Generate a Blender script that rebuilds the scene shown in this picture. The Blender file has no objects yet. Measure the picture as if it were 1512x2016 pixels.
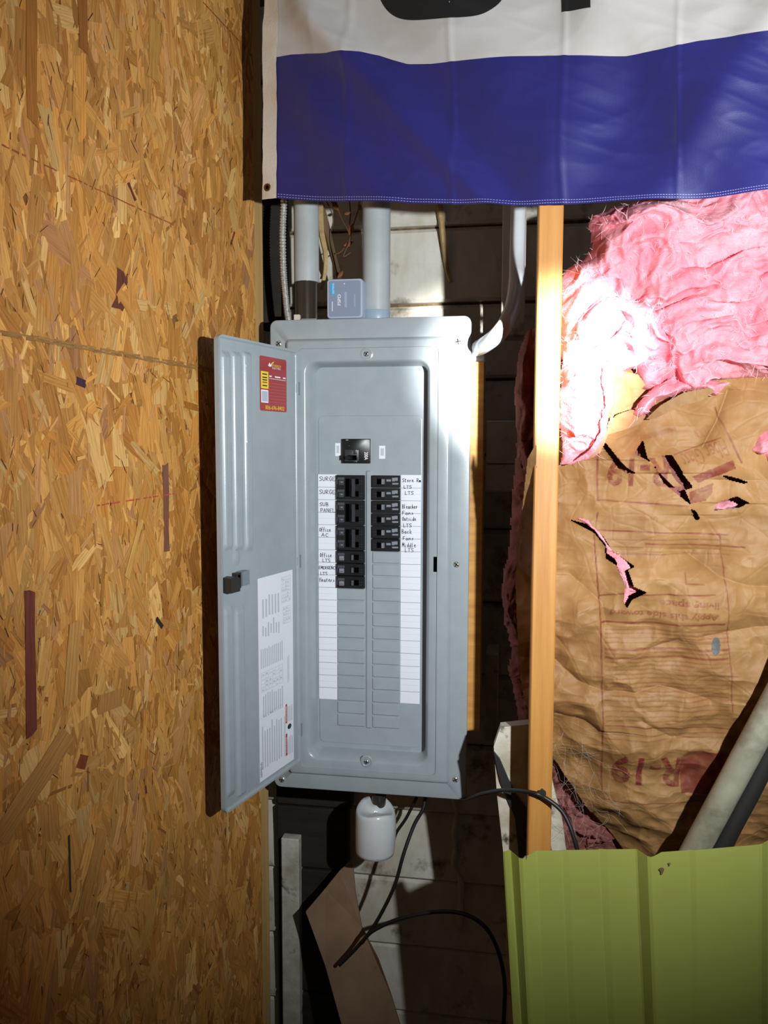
import bpy, math, random
import numpy as np
from mathutils import Vector, Matrix

random.seed(7); rng = np.random.default_rng(7)
scene = bpy.context.scene
COL = scene.collection
ZO = 1.45                                   # panel centre above the floor

# ---------------------------------------------------------------- camera
F = 1560.0
yaw, pit, rol = [math.radians(a) for a in (9.09, 4.72, .11)]
C = np.array([.276, -1.532, .227 + ZO])
FW = np.array([-math.sin(yaw)*math.cos(pit), math.cos(yaw)*math.cos(pit), -math.sin(pit)])
_r = np.array([math.cos(yaw), math.sin(yaw), 0.]); _u = np.cross(_r, FW)
RT = math.cos(rol)*_r + math.sin(rol)*_u
UP = -math.sin(rol)*_r + math.cos(rol)*_u
cd = bpy.data.cameras.new('camera'); cam = bpy.data.objects.new('camera', cd); COL.objects.link(cam)
cd.sensor_fit = 'VERTICAL'; cd.sensor_height = 24.0; cd.lens = F/2016*24.0; cd.clip_start = .02
M = Matrix.Identity(4)
for i in range(3):
    M[i][0] = RT[i]; M[i][1] = UP[i]; M[i][2] = -FW[i]; M[i][3] = C[i]
cam.matrix_world = M
scene.camera = cam

def ray(x, y): return FW + RT*((x-756)/F) - UP*((y-1008)/F)
def P(x, y, Y):
    d = ray(x, y); return C + d*((Y-C[1])/d[1])
def PL(x, y, p0, n):
    d = ray(x, y); return C + d*(((p0-C)@n)/(d@n))

# ---------------------------------------------------------------- light
vs = scene.view_settings
vs.view_transform = 'Standard'; vs.look = 'None'; vs.exposure = 0.0; vs.gamma = 1.0; vs.use_curve_mapping = False
w = bpy.data.worlds.new('world'); scene.world = w; w.use_nodes = True
w.node_tree.nodes['Background'].inputs[0].default_value = (1.0, .86, .66, 1)
w.node_tree.nodes['Background'].inputs[1].default_value = .03
LPOS = Vector((.70, -1.35, ZO + .295))
AIM = Vector(P(1120, 715, -.27))
def spot(name, energy, angle, blend, size, color, aim=AIM):
    l = bpy.data.lights.new(name, 'SPOT'); o = bpy.data.objects.new(name, l); COL.objects.link(o)
    l.energy = energy; l.spot_size = math.radians(angle); l.spot_blend = blend; l.shadow_soft_size = size; l.color = color
    o.location = LPOS; o.rotation_euler = (aim - LPOS).to_track_quat('-Z', 'Y').to_euler()
    return o
spot('flashlight_spill', 108, 106, 1.0, .012, (.93, .985, 1.0))
spot('flashlight_beam', 720, 15.5, 1.0, .012, (1.0, 1.0, .97))

# ---------------------------------------------------------------- materials
def lin(c):
    return tuple(((v/255)/12.92 if v/255 <= .04045 else (((v/255)+.055)/1.055)**2.4) for v in c) + (1,)
MATS = {}
def mat(name, c, rough=.5, metal=0., c2=None, nscale=8, stretch=(1, 1, 1), ndetail=6, lo=.35, hi=.65,
        bump=0., bscale=60, bstretch=None, spec=.5, attr=None, attr_mix=None, sss=0., dirt=None, dscale=5, dlo=.5, dhi=.7,
        uv=False, coat=0., sheen=0., transl=0.):
    m = bpy.data.materials.new(name); m.use_nodes = True; MATS[name] = m
    nt = m.node_tree; N = nt.nodes; L = nt.links; b = N['Principled BSDF']
    b.inputs['Roughness'].default_value = rough; b.inputs['Metallic'].default_value = metal
    b.inputs['Specular IOR Level'].default_value = spec
    if coat: b.inputs['Coat Weight'].default_value = coat; b.inputs['Coat Roughness'].default_value = .15
    if sheen: b.inputs['Sheen Weight'].default_value = sheen; b.inputs['Sheen Roughness'].default_value = .4
    if sss:
        b.inputs['Subsurface Weight'].default_value = sss
        b.inputs['Subsurface Radius'].default_value = (1, .35, .35); b.inputs['Subsurface Scale'].default_value = .012
    tc = N.new('ShaderNodeTexCoord'); src = tc.outputs['UV' if uv else 'Object']
    def mapping(s):
        mp = N.new('ShaderNodeMapping'); mp.inputs['Scale'].default_value = s; L.new(src, mp.inputs[0]); return mp.outputs[0]
    def noise(sc, st, det=6):
        n = N.new('ShaderNodeTexNoise'); n.inputs['Scale'].default_value = sc; n.inputs['Detail'].default_value = det
        n.inputs['Roughness'].default_value = .62
        L.new(mapping(st), n.inputs['Vector']); return n.outputs['Fac']
    def ramp(f, lo, hi):
        r = N.new('ShaderNodeMapRange'); r.inputs['From Min'].default_value = lo; r.inputs['From Max'].default_value = hi
        L.new(f, r.inputs['Value']); return r.outputs['Result']
    def mix(f, a, bb, mode='MIX'):
        x = N.new('ShaderNodeMix'); x.data_type = 'RGBA'; x.blend_type = mode
        if isinstance(f, float): x.inputs['Factor'].default_value = f
        else: L.new(f, x.inputs['Factor'])
        for v, k in ((a, 'A'), (bb, 'B')):
            s = [i for i in x.inputs if i.name == k and i.type == 'RGBA'][0]
            if isinstance(v, tuple): s.default_value = v
            else: L.new(v, s)
        return [o for o in x.outputs if o.type == 'RGBA'][0]
    col = lin(c)
    if attr:
        a = N.new('ShaderNodeAttribute'); a.attribute_name = attr
        col = mix(a.outputs['Fac'], col, lin(attr_mix)) if attr_mix else a.outputs['Color']
    if c2:
        f = ramp(noise(nscale, stretch, ndetail), lo, hi)
        if attr and not attr_mix: col = mix(f, col, mix(1.0, col, lin(c2), 'MULTIPLY'))
        elif attr_mix:
            base = mix(f, lin(c), lin(c2)); col = mix(a.outputs['Fac'], base, lin(attr_mix))
        else: col = mix(f, lin(c), lin(c2))
    if dirt:
        f = ramp(noise(dscale, (1, 1, 1), 8), dlo, dhi); col = mix(f, col, lin(dirt))
    if isinstance(col, tuple): b.inputs['Base Color'].default_value = col
    else: L.new(col, b.inputs['Base Color'])
    if bump:
        bn = N.new('ShaderNodeBump'); bn.inputs['Strength'].default_value = bump; bn.inputs['Distance'].default_value = .002
        L.new(noise(bscale, bstretch or (1, 1, 1), 5), bn.inputs['Height']); L.new(bn.outputs[0], b.inputs['Normal'])
    if transl:
        t = N.new('ShaderNodeBsdfTranslucent'); mx = N.new('ShaderNodeMixShader'); mx.inputs[0].default_value = transl
        if isinstance(col, tuple): t.inputs[0].default_value = col
        else: L.new(col, t.inputs[0])
        L.new(b.outputs[0], mx.inputs[1]); L.new(t.outputs[0], mx.inputs[2])
        L.new(mx.outputs[0], N['Material Output'].inputs[0])
    return m
mat('strand', (255, 255, 255), .55, attr='Col', c2=(205, 190, 165), nscale=1, stretch=(380, 14, 1), uv=True, lo=.4, hi=.7, bump=.45, bscale=1, bstretch=(500, 30, 1), spec=.35)
mat('osb_core', (150, 100, 50), .8, c2=(110, 70, 32), nscale=60)
mat('paint_grey', (155, 164, 169), .3, c2=(149, 158, 164), nscale=30, bump=.05, bscale=350, spec=.55)
mat('paint_grey_dark', (120, 130, 140), .4, spec=.5)
mat('black_plastic', (22, 23, 25), .35, spec=.5)
mat('black_void', (4, 4, 4), .9, spec=0.)
mat('breaker_mid', (48, 50, 54), .4)
mat('breaker_lite', (66, 69, 75), .45)
mat('breaker_mark', (122, 127, 136), .5)
mat('label_white', (226, 228, 236), .6)
mat('label_line', (120, 125, 140), .7)
mat('ink', (25, 25, 35), .7)
mat('print_grey', (184, 188, 198), .7)
mat('print_black', (35, 35, 40), .7)
mat('print_red', (190, 30, 40), .6)
mat('sticker_red', (158, 34, 36), .3, coat=.5)
mat('sticker_line', (205, 120, 120), .5)
mat('sticker_yellow', (240, 205, 50), .4)
mat('sticker_white', (235, 235, 240), .4)
mat('sticker_pale', (175, 185, 205), .5)
mat('zinc', (205, 205, 200), .3, metal=.45, c2=(150, 150, 145), nscale=200)
mat('steel_dark', (70, 70, 68), .45, metal=.7)
mat('brass', (120, 100, 60), .4, metal=1.)
mat('pvc_grey', (172, 178, 180), .38, c2=(158, 164, 165), nscale=12, dirt=(120, 112, 98), dscale=9, dlo=.6, dhi=.8)
mat('pvc_blue', (150, 165, 185), .35)
mat('pvc_white', (214, 218, 222), .22, c2=(200, 203, 205), nscale=10)
mat('pipe_dark', (52, 44, 38), .22)
mat('pvc_dull', (168, 164, 146), .45, c2=(140, 136, 118), nscale=14, dirt=(95, 88, 68), dscale=7)
mat('spd_grey', (128, 138, 160), .45)
mat('spd_edge', (160, 170, 190), .4)
mat('spd_text', (215, 220, 232), .5)
mat('spd_faint', (150, 160, 182), .5)
mat('spd_blue', (50, 160, 215), .4)
mat('white_paint', (214, 210, 200), .6, c2=(190, 180, 162), nscale=9, stretch=(1.5, 1.5, .7), bump=.5, bscale=45, dirt=(96, 72, 48), dscale=11, dlo=.57, dhi=.72)
mat('white_block', (236, 232, 220), .6, c2=(214, 206, 190), nscale=16, bump=.6, bscale=35, dirt=(110, 90, 66), dscale=30, dlo=.64, dhi=.72)
mat('white_paint_rough', (208, 202, 190), .65, c2=(170, 158, 138), nscale=16, bump=.9, bscale=35, dirt=(70, 54, 38), dscale=22, dlo=.6, dhi=.7)
mat('pine', (196, 140, 70), .5, c2=(172, 112, 48), nscale=9, stretch=(6, 6, .25), lo=.3, hi=.7, bump=.15, bscale=40, bstretch=(4, 4, .2), dirt=(120, 75, 35), dscale=6, dlo=.68, dhi=.75)
mat('pine_pale', (206, 170, 112), .6, c2=(180, 138, 80), nscale=9, stretch=(6, 6, .25), lo=.3, hi=.7, bump=.15, bscale=40, dirt=(110, 70, 40), dscale=8, dlo=.7, dhi=.76)
mat('plywood', (205, 150, 72), .55, c2=(176, 116, 48), nscale=7, stretch=(1, 1, 9), lo=.35, hi=.7, bump=.1, bscale=30, bstretch=(1, 1, 8))
mat('old_wood', (120, 96, 66), .8, c2=(70, 54, 36), nscale=12, stretch=(4, 4, .4), bump=.4, bscale=40)
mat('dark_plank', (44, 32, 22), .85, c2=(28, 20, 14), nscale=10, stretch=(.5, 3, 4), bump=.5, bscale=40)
mat('stick_pale', (196, 170, 118), .7, c2=(150, 120, 74), nscale=30)
mat('vine', (96, 66, 42), .8)
mat('dead_leaf', (128, 72, 44), .8)
mat('tan_board', (138, 110, 86), .75, c2=(112, 86, 64), nscale=6, dirt=(52, 36, 26), dscale=14, dlo=.62, dhi=.7, bump=.15, bscale=30)
mat('kraft', (164, 124, 78), .58, c2=(138, 98, 56), nscale=9, lo=.35, hi=.7, bump=.3, bscale=70, attr='Print', attr_mix=(112, 34, 34), spec=.35)
mat('kraft_back', (156, 118, 72), .7, c2=(120, 84, 48), nscale=9, bump=.2, bscale=60)
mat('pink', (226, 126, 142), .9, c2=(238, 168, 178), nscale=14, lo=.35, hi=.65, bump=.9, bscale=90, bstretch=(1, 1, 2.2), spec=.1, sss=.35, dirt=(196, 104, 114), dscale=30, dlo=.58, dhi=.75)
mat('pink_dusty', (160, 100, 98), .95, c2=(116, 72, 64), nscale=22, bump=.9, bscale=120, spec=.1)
mat('fibre', (250, 205, 210), .8, spec=.1)
mat('flag_white', (206, 202, 202), .75, c2=(194, 189, 184), nscale=5, bump=.12, bscale=700, dirt=(205, 188, 160), dscale=4, dlo=.62, dhi=.75, transl=.18)
mat('flag_blue', (38, 38, 114), .55, c2=(33, 33, 102), nscale=5, bump=.15, bscale=700, sheen=.3, transl=.12)
mat('flag_red', (160, 35, 45), .6, sheen=.2, transl=.1)
mat('flag_black', (20, 20, 22), .7)
mat('canvas', (204, 196, 186), .8, c2=(190, 170, 140), nscale=10, lo=.45, hi=.75, bump=.3, bscale=300)
mat('thread', (150, 150, 205), .7)
mat('green_metal', (166, 170, 86), .38, c2=(156, 160, 78), nscale=3, spec=.5)
mat('rubber', (30, 27, 26), .45)
mat('tape_grey', (84, 86, 84), .6)
mat('rubber_dull', (40, 38, 36), .6)
mat('caulk', (206, 196, 172), .7)
mat('concrete', (90, 84, 76), .9, c2=(70, 64, 58), nscale=4, bump=.3, bscale=30)
mat('web', (160, 150, 140), .9)

# ---------------------------------------------------------------- mesh helpers
class MB:
    def __init__(s): s.v = []; s.f = []; s.m = []; s.sm = []; s.mats = []
    def mi(s, m):
        if m not in s.mats: s.mats.append(m)
        return s.mats.index(m)
    def add(s, vs, fs, m, smooth=False):
        o = len(s.v); s.v += [tuple(map(float, p)) for p in vs]; k = s.mi(m)
        for f in fs: s.f.append(tuple(i+o for i in f)); s.m.append(k); s.sm.append(smooth)
        return s
    def box(s, x0, x1, y0, y1, z0, z1, m, bev=0.):
        if bev <= 0:
            vs = [(x, y, z) for x in (x0, x1) for y in (y0, y1) for z in (z0, z1)]
            return s.add(vs, [(0, 1, 3, 2), (4, 6, 7, 5), (0, 4, 5, 1), (2, 3, 7, 6), (0, 2, 6, 4), (1, 5, 7, 3)], m)
        # loops in xz from the front (y0) to the back (y1), chamfered front
        b = bev
        ls = [rr(x0+b, x1-b, z0+b, z1-b, b*.8, y0, 2), rr(x0, x1, z0, z1, b, y0+b, 2), rr(x0, x1, z0, z1, b, y1, 2)]
        return s.loops(ls, m, cap0=True, cap1=True, smooth=False)
    def loops(s, ls, m, cap0=False, cap1=False, smooth=True, closed=True):
        n = len(ls[0]); vs = [p for l in ls for p in l]; fs = []
        for i in range(len(ls)-1):
            for j in range(n if closed else n-1):
                a, b = i*n+j, i*n+(j+1) % n; fs.append((a, b, b+n, a+n))
        if cap0: fs.append(tuple(range(n-1, -1, -1)))
        if cap1: fs.append(tuple(range((len(ls)-1)*n, len(ls)*n)))
        return s.add(vs, fs, m, smooth)
    def obox(s, o, a, b, c, m):
        """box from corner o spanned by vectors a, b, c"""
        o, a, b, c = [np.asarray(q, float) for q in (o, a, b, c)]
        vs = [o+a*i+b*j+c*k for i in (0, 1) for j in (0, 1) for k in (0, 1)]
        return s.add(vs, [(0, 1, 3, 2), (4, 6, 7, 5), (0, 4, 5, 1), (2, 3, 7, 6), (0, 2, 6, 4), (1, 5, 7, 3)], m)
    def tube(s, pts, r, m, n=10, caps=True):
        pts = [np.asarray(p, float) for p in pts]; K = len(pts)
        rs = r if hasattr(r, '__len__') else [r]*K
        ls = []; prev = None
        for i, p in enumerate(pts):
            t = pts[min(i+1, K-1)]-pts[max(i-1, 0)]; t = t/(np.linalg.norm(t)+1e-12)
            if prev is None:
                a = np.array([0, 1., 0]) if abs(t[1]) < .9 else np.array([1., 0, 0])
            else: a = prev
            a = a - t*(a@t); a /= np.linalg.norm(a); prev = a; b = np.cross(t, a)
            ls.append([p + rs[i]*(math.cos(q)*a + math.sin(q)*b) for q in np.linspace(0, 2*math.pi, n, endpoint=False)])
        return s.loops(ls, m, caps, caps)
    def lathe(s, o, axis, prof, m, n=20, cap0=True, cap1=True):
        o = np.asarray(o, float); t = np.asarray(axis, float); t /= np.linalg.norm(t)
        a = np.array([0, 1., 0]) if abs(t[1]) < .9 else np.array([1., 0, 0])
        a = a - t*(a@t); a /= np.linalg.norm(a); b = np.cross(t, a)
        ls = [[o + t*h + r*(math.cos(q)*a+math.sin(q)*b) for q in np.linspace(0, 2*math.pi, n, endpoint=False)] for r, h in prof]
        return s.loops(ls, m, cap0, cap1)
    def grid(s, G, m, smooth=True, mask=None):
        G = np.asarray(G); h, wd = G.shape[:2]
        idx = np.arange(h*wd).reshape(h, wd)
        q = np.stack([idx[:-1, :-1], idx[:-1, 1:], idx[1:, 1:], idx[1:, :-1]], -1)
        if mask is not None:
            k = mask[:-1, :-1] & mask[:-1, 1:] & mask[1:, 1:] & mask[1:, :-1]; q = q[k]
        return s.add(G.reshape(-1, 3), q.reshape(-1, 4).tolist(), m, smooth)
    def build(s, name, parent=None, origin=None, sharp=.7):
        v = np.array(s.v)
        if parent is not None: og = ORG[parent.name]
        elif origin is not None: og = np.asarray(origin, float)
        else: og = np.array([(v[:, 0].min()+v[:, 0].max())/2, (v[:, 1].min()+v[:, 1].max())/2, v[:, 2].min()])
        me = bpy.data.meshes.new(name); me.from_pydata((v-og).tolist(), [], s.f)
        for m in s.mats: me.materials.append(MATS[m])
        me.polygons.foreach_set('material_index', s.m); me.polygons.foreach_set('use_smooth', s.sm)
        me.update()
        if any(s.sm): me.set_sharp_from_angle(angle=sharp)
        o = bpy.data.objects.new(name, me); COL.objects.link(o)
        if parent is not None: o.parent = parent
        else: o.location = og
        ORG[o.name] = og
        return o
ORG = {}
def rr(x0, x1, z0, z1, r, y, n=6):
    pts = []
    for cx, cz, a0 in ((x1-r, z1-r, 0), (x0+r, z1-r, 90), (x0+r, z0+r, 180), (x1-r, z0+r, 270)):
        for k in range(n+1):
            a = math.radians(a0+90*k/n); pts.append((cx+r*math.cos(a), y, cz+r*math.sin(a)))
    return pts
def tag(o, label=None, cat=None, group=None, kind=None):
    if label: o['label'] = label
    if cat: o['category'] = cat
    if group: o['group'] = group
    if kind: o['kind'] = kind
    return o
def empty(name, loc, label, cat, group=None):
    o = bpy.data.objects.new(name, None); COL.objects.link(o); o.location = loc; o.empty_display_size = .05
    ORG[o.name] = np.asarray(loc, float); return tag(o, label, cat, group)
def attr(o, name, vals):
    a = o.data.attributes.new(name, 'FLOAT', 'POINT'); a.data.foreach_set('value', np.asarray(vals, np.float32))

_T = {}
def text_tris(s, bold=None):
    bold = s in ('R-19', 'Apply this side toward', 'living space', 'FSPD', '200A')
    """2D triangles of a text line, height normalised to cap height 1"""
    if s in _T: return _T[s]
    cu = bpy.data.curves.new('t', 'FONT'); cu.body = s; cu.resolution_u = 3
    if bold: cu.offset = .03 if s == 'R-19' else .018
    ob = bpy.data.objects.new('t', cu); COL.objects.link(ob)
    dg = bpy.context.evaluated_depsgraph_get(); me = ob.evaluated_get(dg).to_mesh()
    me.calc_loop_triangles()
    v = np.array([tuple(p.co)[:2] for p in me.vertices]); t = np.array([tuple(q.vertices) for q in me.loop_triangles])
    ob.evaluated_get(dg).to_mesh_clear(); bpy.data.objects.remove(ob); bpy.data.curves.remove(cu)
    v = v - v.min(0)
    _T[s] = (v, t); return v, t
def put_text(mb, s, o, right, up, width, height, m, lift):
    """text filling width x height from lower-left corner o"""
    v, t = text_tris(s); ex = v.max(0)
    o, right, up, lift = [np.asarray(q, float) for q in (o, right, up, lift)]
    pts = [o + right*(p[0]/ex[0]*width) + up*(p[1]/ex[1]*height) + lift for p in v]
    return mb.add(pts, t.tolist(), m)

# simple hand-lettered stroke font, each glyph in a box 0..1 high
G = {
 'S': [[(.75, .9), (.4, 1), (.1, .8), (.3, .55), (.65, .4), (.6, .1), (.05, .05)]],
 'U': [[(.05, 1), (.08, .2), (.35, 0), (.6, .2), (.65, 1)]],
 'R': [[(.08, 0), (.08, 1), (.55, .95), (.5, .55), (.08, .5), (.65, 0)]],
 'G': [[(.7, .85), (.35, 1), (.05, .5), (.3, 0), (.65, .15), (.68, .45), (.4, .45)]],
 'E': [[(.65, 1), (.08, .98), (.08, 0), (.65, .02)], [(.08, .5), (.5, .52)]],
 'B': [[(.08, 0), (.08, 1), (.5, .9), (.45, .55), (.08, .5), (.6, .35), (.5, .02), (.08, 0)]],
 'P': [[(.08, 0), (.1, 1), (.6, .9), (.5, .5), (.1, .48)]],
 'A': [[(0, 0), (.35, 1), (.65, 0)], [(.12, .35), (.55, .38)]],
 'N': [[(.05, 0), (.08, 1), (.6, 0), (.65, 1)]],
 'L': [[(.1, 1), (.08, 0), (.65, .05)]],
 'O': [[(.35, 1), (.05, .6), (.2, .05), (.55, .1), (.65, .6), (.35, 1), (.25, .9)]],
 'T': [[(0, .95), (.7, 1)], [(.35, .98), (.33, 0)]],
 'C': [[(.65, .9), (.3, 1), (.05, .5), (.3, 0), (.65, .1)]],
 'M': [[(.02, 0), (.1, 1), (.35, .35), (.6, 1), (.7, 0)]],
 'Y': [[(0, 1), (.32, .5), (.65, 1)], [(.32, .5), (.25, 0)]],
 'H': [[(.08, 1), (.06, 0)], [(.6, 1), (.62, 0)], [(.06, .5), (.62, .55)]],
 'F': [[(.65, 1), (.08, .97), (.06, 0)], [(.08, .5), (.5, .55)]],
 'D': [[(.08, 0), (.08, 1), (.6, .7), (.55, .2), (.08, 0)]],
 'a': [[(.5, .5), (.2, .55), (.05, .2), (.3, 0), (.5, .3), (.5, .55), (.6, 0)]],
 'b': [[(.1, 1), (.1, 0), (.5, .1), (.5, .45), (.1, .4)]],
 'c': [[(.5, .5), (.2, .55), (.05, .2), (.3, 0), (.6, .1)]],
 'd': [[(.5, .5), (.15, .5), (.1, .05), (.5, .1), (.55, 1), (.55, 0)]],
 'e': [[(.05, .3), (.5, .38), (.3, .6), (.05, .25), (.3, 0), (.6, .1)]],
 'f': [[(.5, .95), (.3, 1), (.2, .7), (.2, -.1)], [(0, .5), (.45, .55)]],
 'h': [[(.1, 1), (.08, 0), (.3, .5), (.5, .4), (.55, 0)]],
 'i': [[(.2, .5), (.2, 0), (.35, .05)], [(.2, .75), (.24, .8)]],
 'k': [[(.1, 1), (.08, 0)], [(.5, .55), (.1, .25), (.55, 0)]],
 'l': [[(.2, 1), (.18, 0), (.35, .05)]],
 'm': [[(.02, .5), (.05, 0), (.2, .5), (.32, 0), (.45, .5), (.6, 0)]],
 'n': [[(.05, .55), (.08, 0), (.3, .55), (.5, .45), (.55, 0)]],
 'o': [[(.3, .55), (.05, .25), (.3, 0), (.52, .25), (.3, .55)]],
 'r': [[(.08, .55), (.1, 0), (.15, .35), (.5, .55)]],
 's': [[(.45, .5), (.15, .45), (.45, .2), (.05, 0)]],
 't': [[(.25, .9), (.22, .05), (.45, .05)], [(.02, .55), (.48, .6)]],
 'u': [[(.05, .55), (.1, .05), (.4, .1), (.5, .55), (.55, 0)]],
}
def hand(mb, s, o, width, height, m='ink', thick=.00095, y=-.0004):
    """hand-lettering on a plate facing -Y; o = lower left (x, y, z)"""
    adv = width/max(1, len(s)); rnd = random.Random(s)
    for i, ch in enumerate(s):
        if ch == ' ': continue
        k = .78*adv/.7; dz = rnd.uniform(-.05, .05)*height; hh = height*rnd.uniform(.9, 1.05)
        for st in G[ch]:
            pp = [np.array([o[0]+i*adv+x*k*1.05, o[1]+y, o[2]+dz+q*hh]) for x, q in st]
            for a, b in zip(pp[:-1], pp[1:]):
                t = b-a; L = np.linalg.norm(t)+1e-9; t /= L; nrm = np.array([-t[2], 0, t[0]])*thick/2; e = t*thick*.35
                mb.add([a-e-nrm, b+e-nrm, b+e+nrm, a-e+nrm], [(0, 1, 2, 3)], m)

# ---------------------------------------------------------------- noise
_perm = rng.permutation(512)
_tab = rng.random(512)
def vnoise(x, y, z=0.):
    x, y = np.asarray(x, float), np.asarray(y, float); z = np.zeros_like(x)+z
    xi, yi, zi = np.floor(x).astype(int), np.floor(y).astype(int), np.floor(z).astype(int)
    fx, fy, fz = x-xi, y-yi, z-zi
    fx, fy, fz = [t*t*t*(t*(t*6-15)+10) for t in (fx, fy, fz)]
    def h(a, b, c): return _tab[_perm[(_perm[(_perm[a & 511]+b) & 511]+c) & 511]]
    r = 0
    for i in (0, 1):
        for j in (0, 1):
            for k in (0, 1):
                r = r + h(xi+i, yi+j, zi+k)*(fx if i else 1-fx)*(fy if j else 1-fy)*(fz if k else 1-fz)
    return r*2-1
def fbm(x, y, z=0., o=4, g=.5):
    r = 0; a = 1; s = 0
    for i in range(o): r = r+a*vnoise(x*2**i, y*2**i, z*2**i+i*7.3); s += a; a *= g
    return r/s
def ridged(x, y, z=0., o=4, g=.5):
    r = 0; a = 1; s = 0
    for i in range(o): r = r+a*(1-2*np.abs(vnoise(x*2**i, y*2**i, z*2**i+i*3.1))); s += a; a *= g
    return r/s
def worley(x, y, n, bounds, seed):
    g = np.random.default_rng(seed); x0, x1, y0, y1 = bounds
    S = np.stack([g.uniform(x0, x1, n), g.uniform(y0, y1, n)], 1); best = np.full(x.shape, 1e9); sec = best.copy()
    for a, b in S:
        d = np.hypot(x-a, y-b); sec = np.minimum(sec, np.maximum(d, best)); best = np.minimum(best, d)
    return best, sec
def inside(x, y, poly):
    r = np.zeros(x.shape, bool); n = len(poly)
    for i in range(n):
        (xa, ya), (xb, yb) = poly[i], poly[(i+1) % n]
        if ya == yb: continue
        c = ((ya > y) != (yb > y)) & (x < (xb-xa)*(y-ya)/(yb-ya)+xa); r ^= c
    return r
def segdist(x, y, poly, closed=True):
    d = np.full(x.shape, 1e9); n = len(poly)
    for i in range(n if closed else n-1):
        (xa, ya), (xb, yb) = poly[i], poly[(i+1) % n]; L2 = (xb-xa)**2+(yb-ya)**2+1e-12
        t = np.clip(((x-xa)*(xb-xa)+(y-ya)*(yb-ya))/L2, 0, 1); d = np.minimum(d, np.hypot(x-xa-t*(xb-xa), y-ya-t*(yb-ya)))
    return d
def wpoly(pts, Y): return [(lambda q: (q[0], q[2]))(P(a, b, Y)) for a, b in pts]
def smooth_path(pts, n=60):
    pts = np.asarray(pts, float); K = len(pts); out = []
    for q in np.linspace(0, K-1-1e-6, n):
        i = int(q); t = q-i; p0, p1, p2, p3 = pts[max(i-1, 0)], pts[i], pts[min(i+1, K-1)], pts[min(i+2, K-1)]
        out.append(.5*((2*p1)+(-p0+p2)*t+(2*p0-5*p1+4*p2-p3)*t*t+(-p0+3*p1-3*p2+p3)*t**3))
    return out
Z = lambda py, Y, px=756: P(px, py, Y)[2]
X = lambda px, Y, py=1008: P(px, py, Y)[0]

# ================================================================ SETTING
mb = MB(); mb.box(-1.6, 1.9, -2.6, .6, -.05, 0, 'concrete'); fl = tag(mb.build('floor'), 'dark dusty concrete floor', kind='structure')

# ---- left wall: OSB sheet, set a few degrees off square to the back wall
EDGE = P(505, 879, .03); EDGE[2] = 0
ang = math.radians(8.5); DV = np.array([math.sin(ang), math.cos(ang), 0]); NV = np.array([math.cos(ang), -math.sin(ang), 0])
EZ = np.array([0, 0, 1.])
def osb_uv(px, py):
    q = PL(px, py, EDGE, NV); return (q-EDGE)@DV, q[2]
def osb_pt(s, t, h=0.): return EDGE + DV*s + NV*h + EZ*t
mb = MB(); mb.obox(osb_pt(-1.5, 0, -.0115), DV*1.5, NV*.011, EZ*2.75, 'osb_core')
wl = tag(mb.build('wall_left'), 'oriented strand board wall sheet with flaky golden wood strands', kind='structure')
SV, SF, SC, SU = [], [], [], []
PAL = [((206, 148, 76), 30), ((214, 160, 88), 22), ((198, 139, 68), 24), ((188, 129, 60), 12), ((224, 178, 110), 8), ((204, 150, 92), 8), ((172, 114, 54), 5), ((186, 132, 84), 3), ((120, 64, 48), .25)]
pw = np.array([p[1] for p in PAL], float); pw /= pw.sum()
def flake(s, t, L, W, a, h, col, jag=.3, rnd=random):
    ca, sa = math.sin(a), math.cos(a)           # a measured from the vertical
    n = 3; pts = []
    for k in range(n): pts.append((-W/2+W*k/(n-1)*1.0, L/2*(1-jag*rnd.random())))
    for k in range(2): pts.append((W/2*(1+rnd.uniform(-.35, .15)), L*(.22-.44*k+rnd.uniform(-.1, .1))))
    for k in range(n): pts.append((W/2-W*k/(n-1), -L/2*(1-jag*rnd.random())))
    for k in range(2): pts.append((-W/2*(1+rnd.uniform(-.35, .15)), L*(-.22+.44*k+rnd.uniform(-.1, .1))))
    b = len(SV); tx, ty = rnd.uniform(-.012, .012), rnd.uniform(-.004, .004); uo = rnd.random()*50
    for x, y in pts:
        ss = min(s + x*sa + y*ca, -.0008*rnd.random()); tt = t - x*ca + y*sa
        SV.append(osb_pt(ss, max(0.001, tt), max(h + x*tx + y*ty, .0001))); SC.append(lin(col)); SU.append((x+uo, y+uo))
    SF.append(tuple(range(b, b+len(pts))))
for i in range(17000):
    s = random.uniform(-1.12, .0); t = random.uniform(.1, 2.72)
    c = PAL[rng.choice(len(PAL), p=pw)][0]; j = random.uniform(.92, 1.13); c = tuple(min(255, v*j) for v in c)
    big = random.random()
    if big < .3: L, W = random.uniform(.07, .16), random.uniform(.016, .042)
    elif big < .7: L, W = random.uniform(.04, .10), random.uniform(.007, .017)
    else: L, W = random.uniform(.018, .05), random.uniform(.0025, .007)
    a = random.gauss(-.05, .36) + (random.random() < .15)*random.uniform(-1.2, 1.2)
    flake(s, t, L, W, a, random.random()*.0011 + .0002 + (.0004 if W < .007 else 0), c)
for i in range(1500):                       # gaps and torn edges between strands
    flake(random.uniform(-1.1, 0), random.uniform(.3, 2.7), random.uniform(.008, .03), random.uniform(.0006, .0016), random.gauss(0, .45), .0018,
          random.choice([(82, 52, 26), (100, 64, 32), (64, 42, 22), (124, 82, 42)]), .6)
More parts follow.
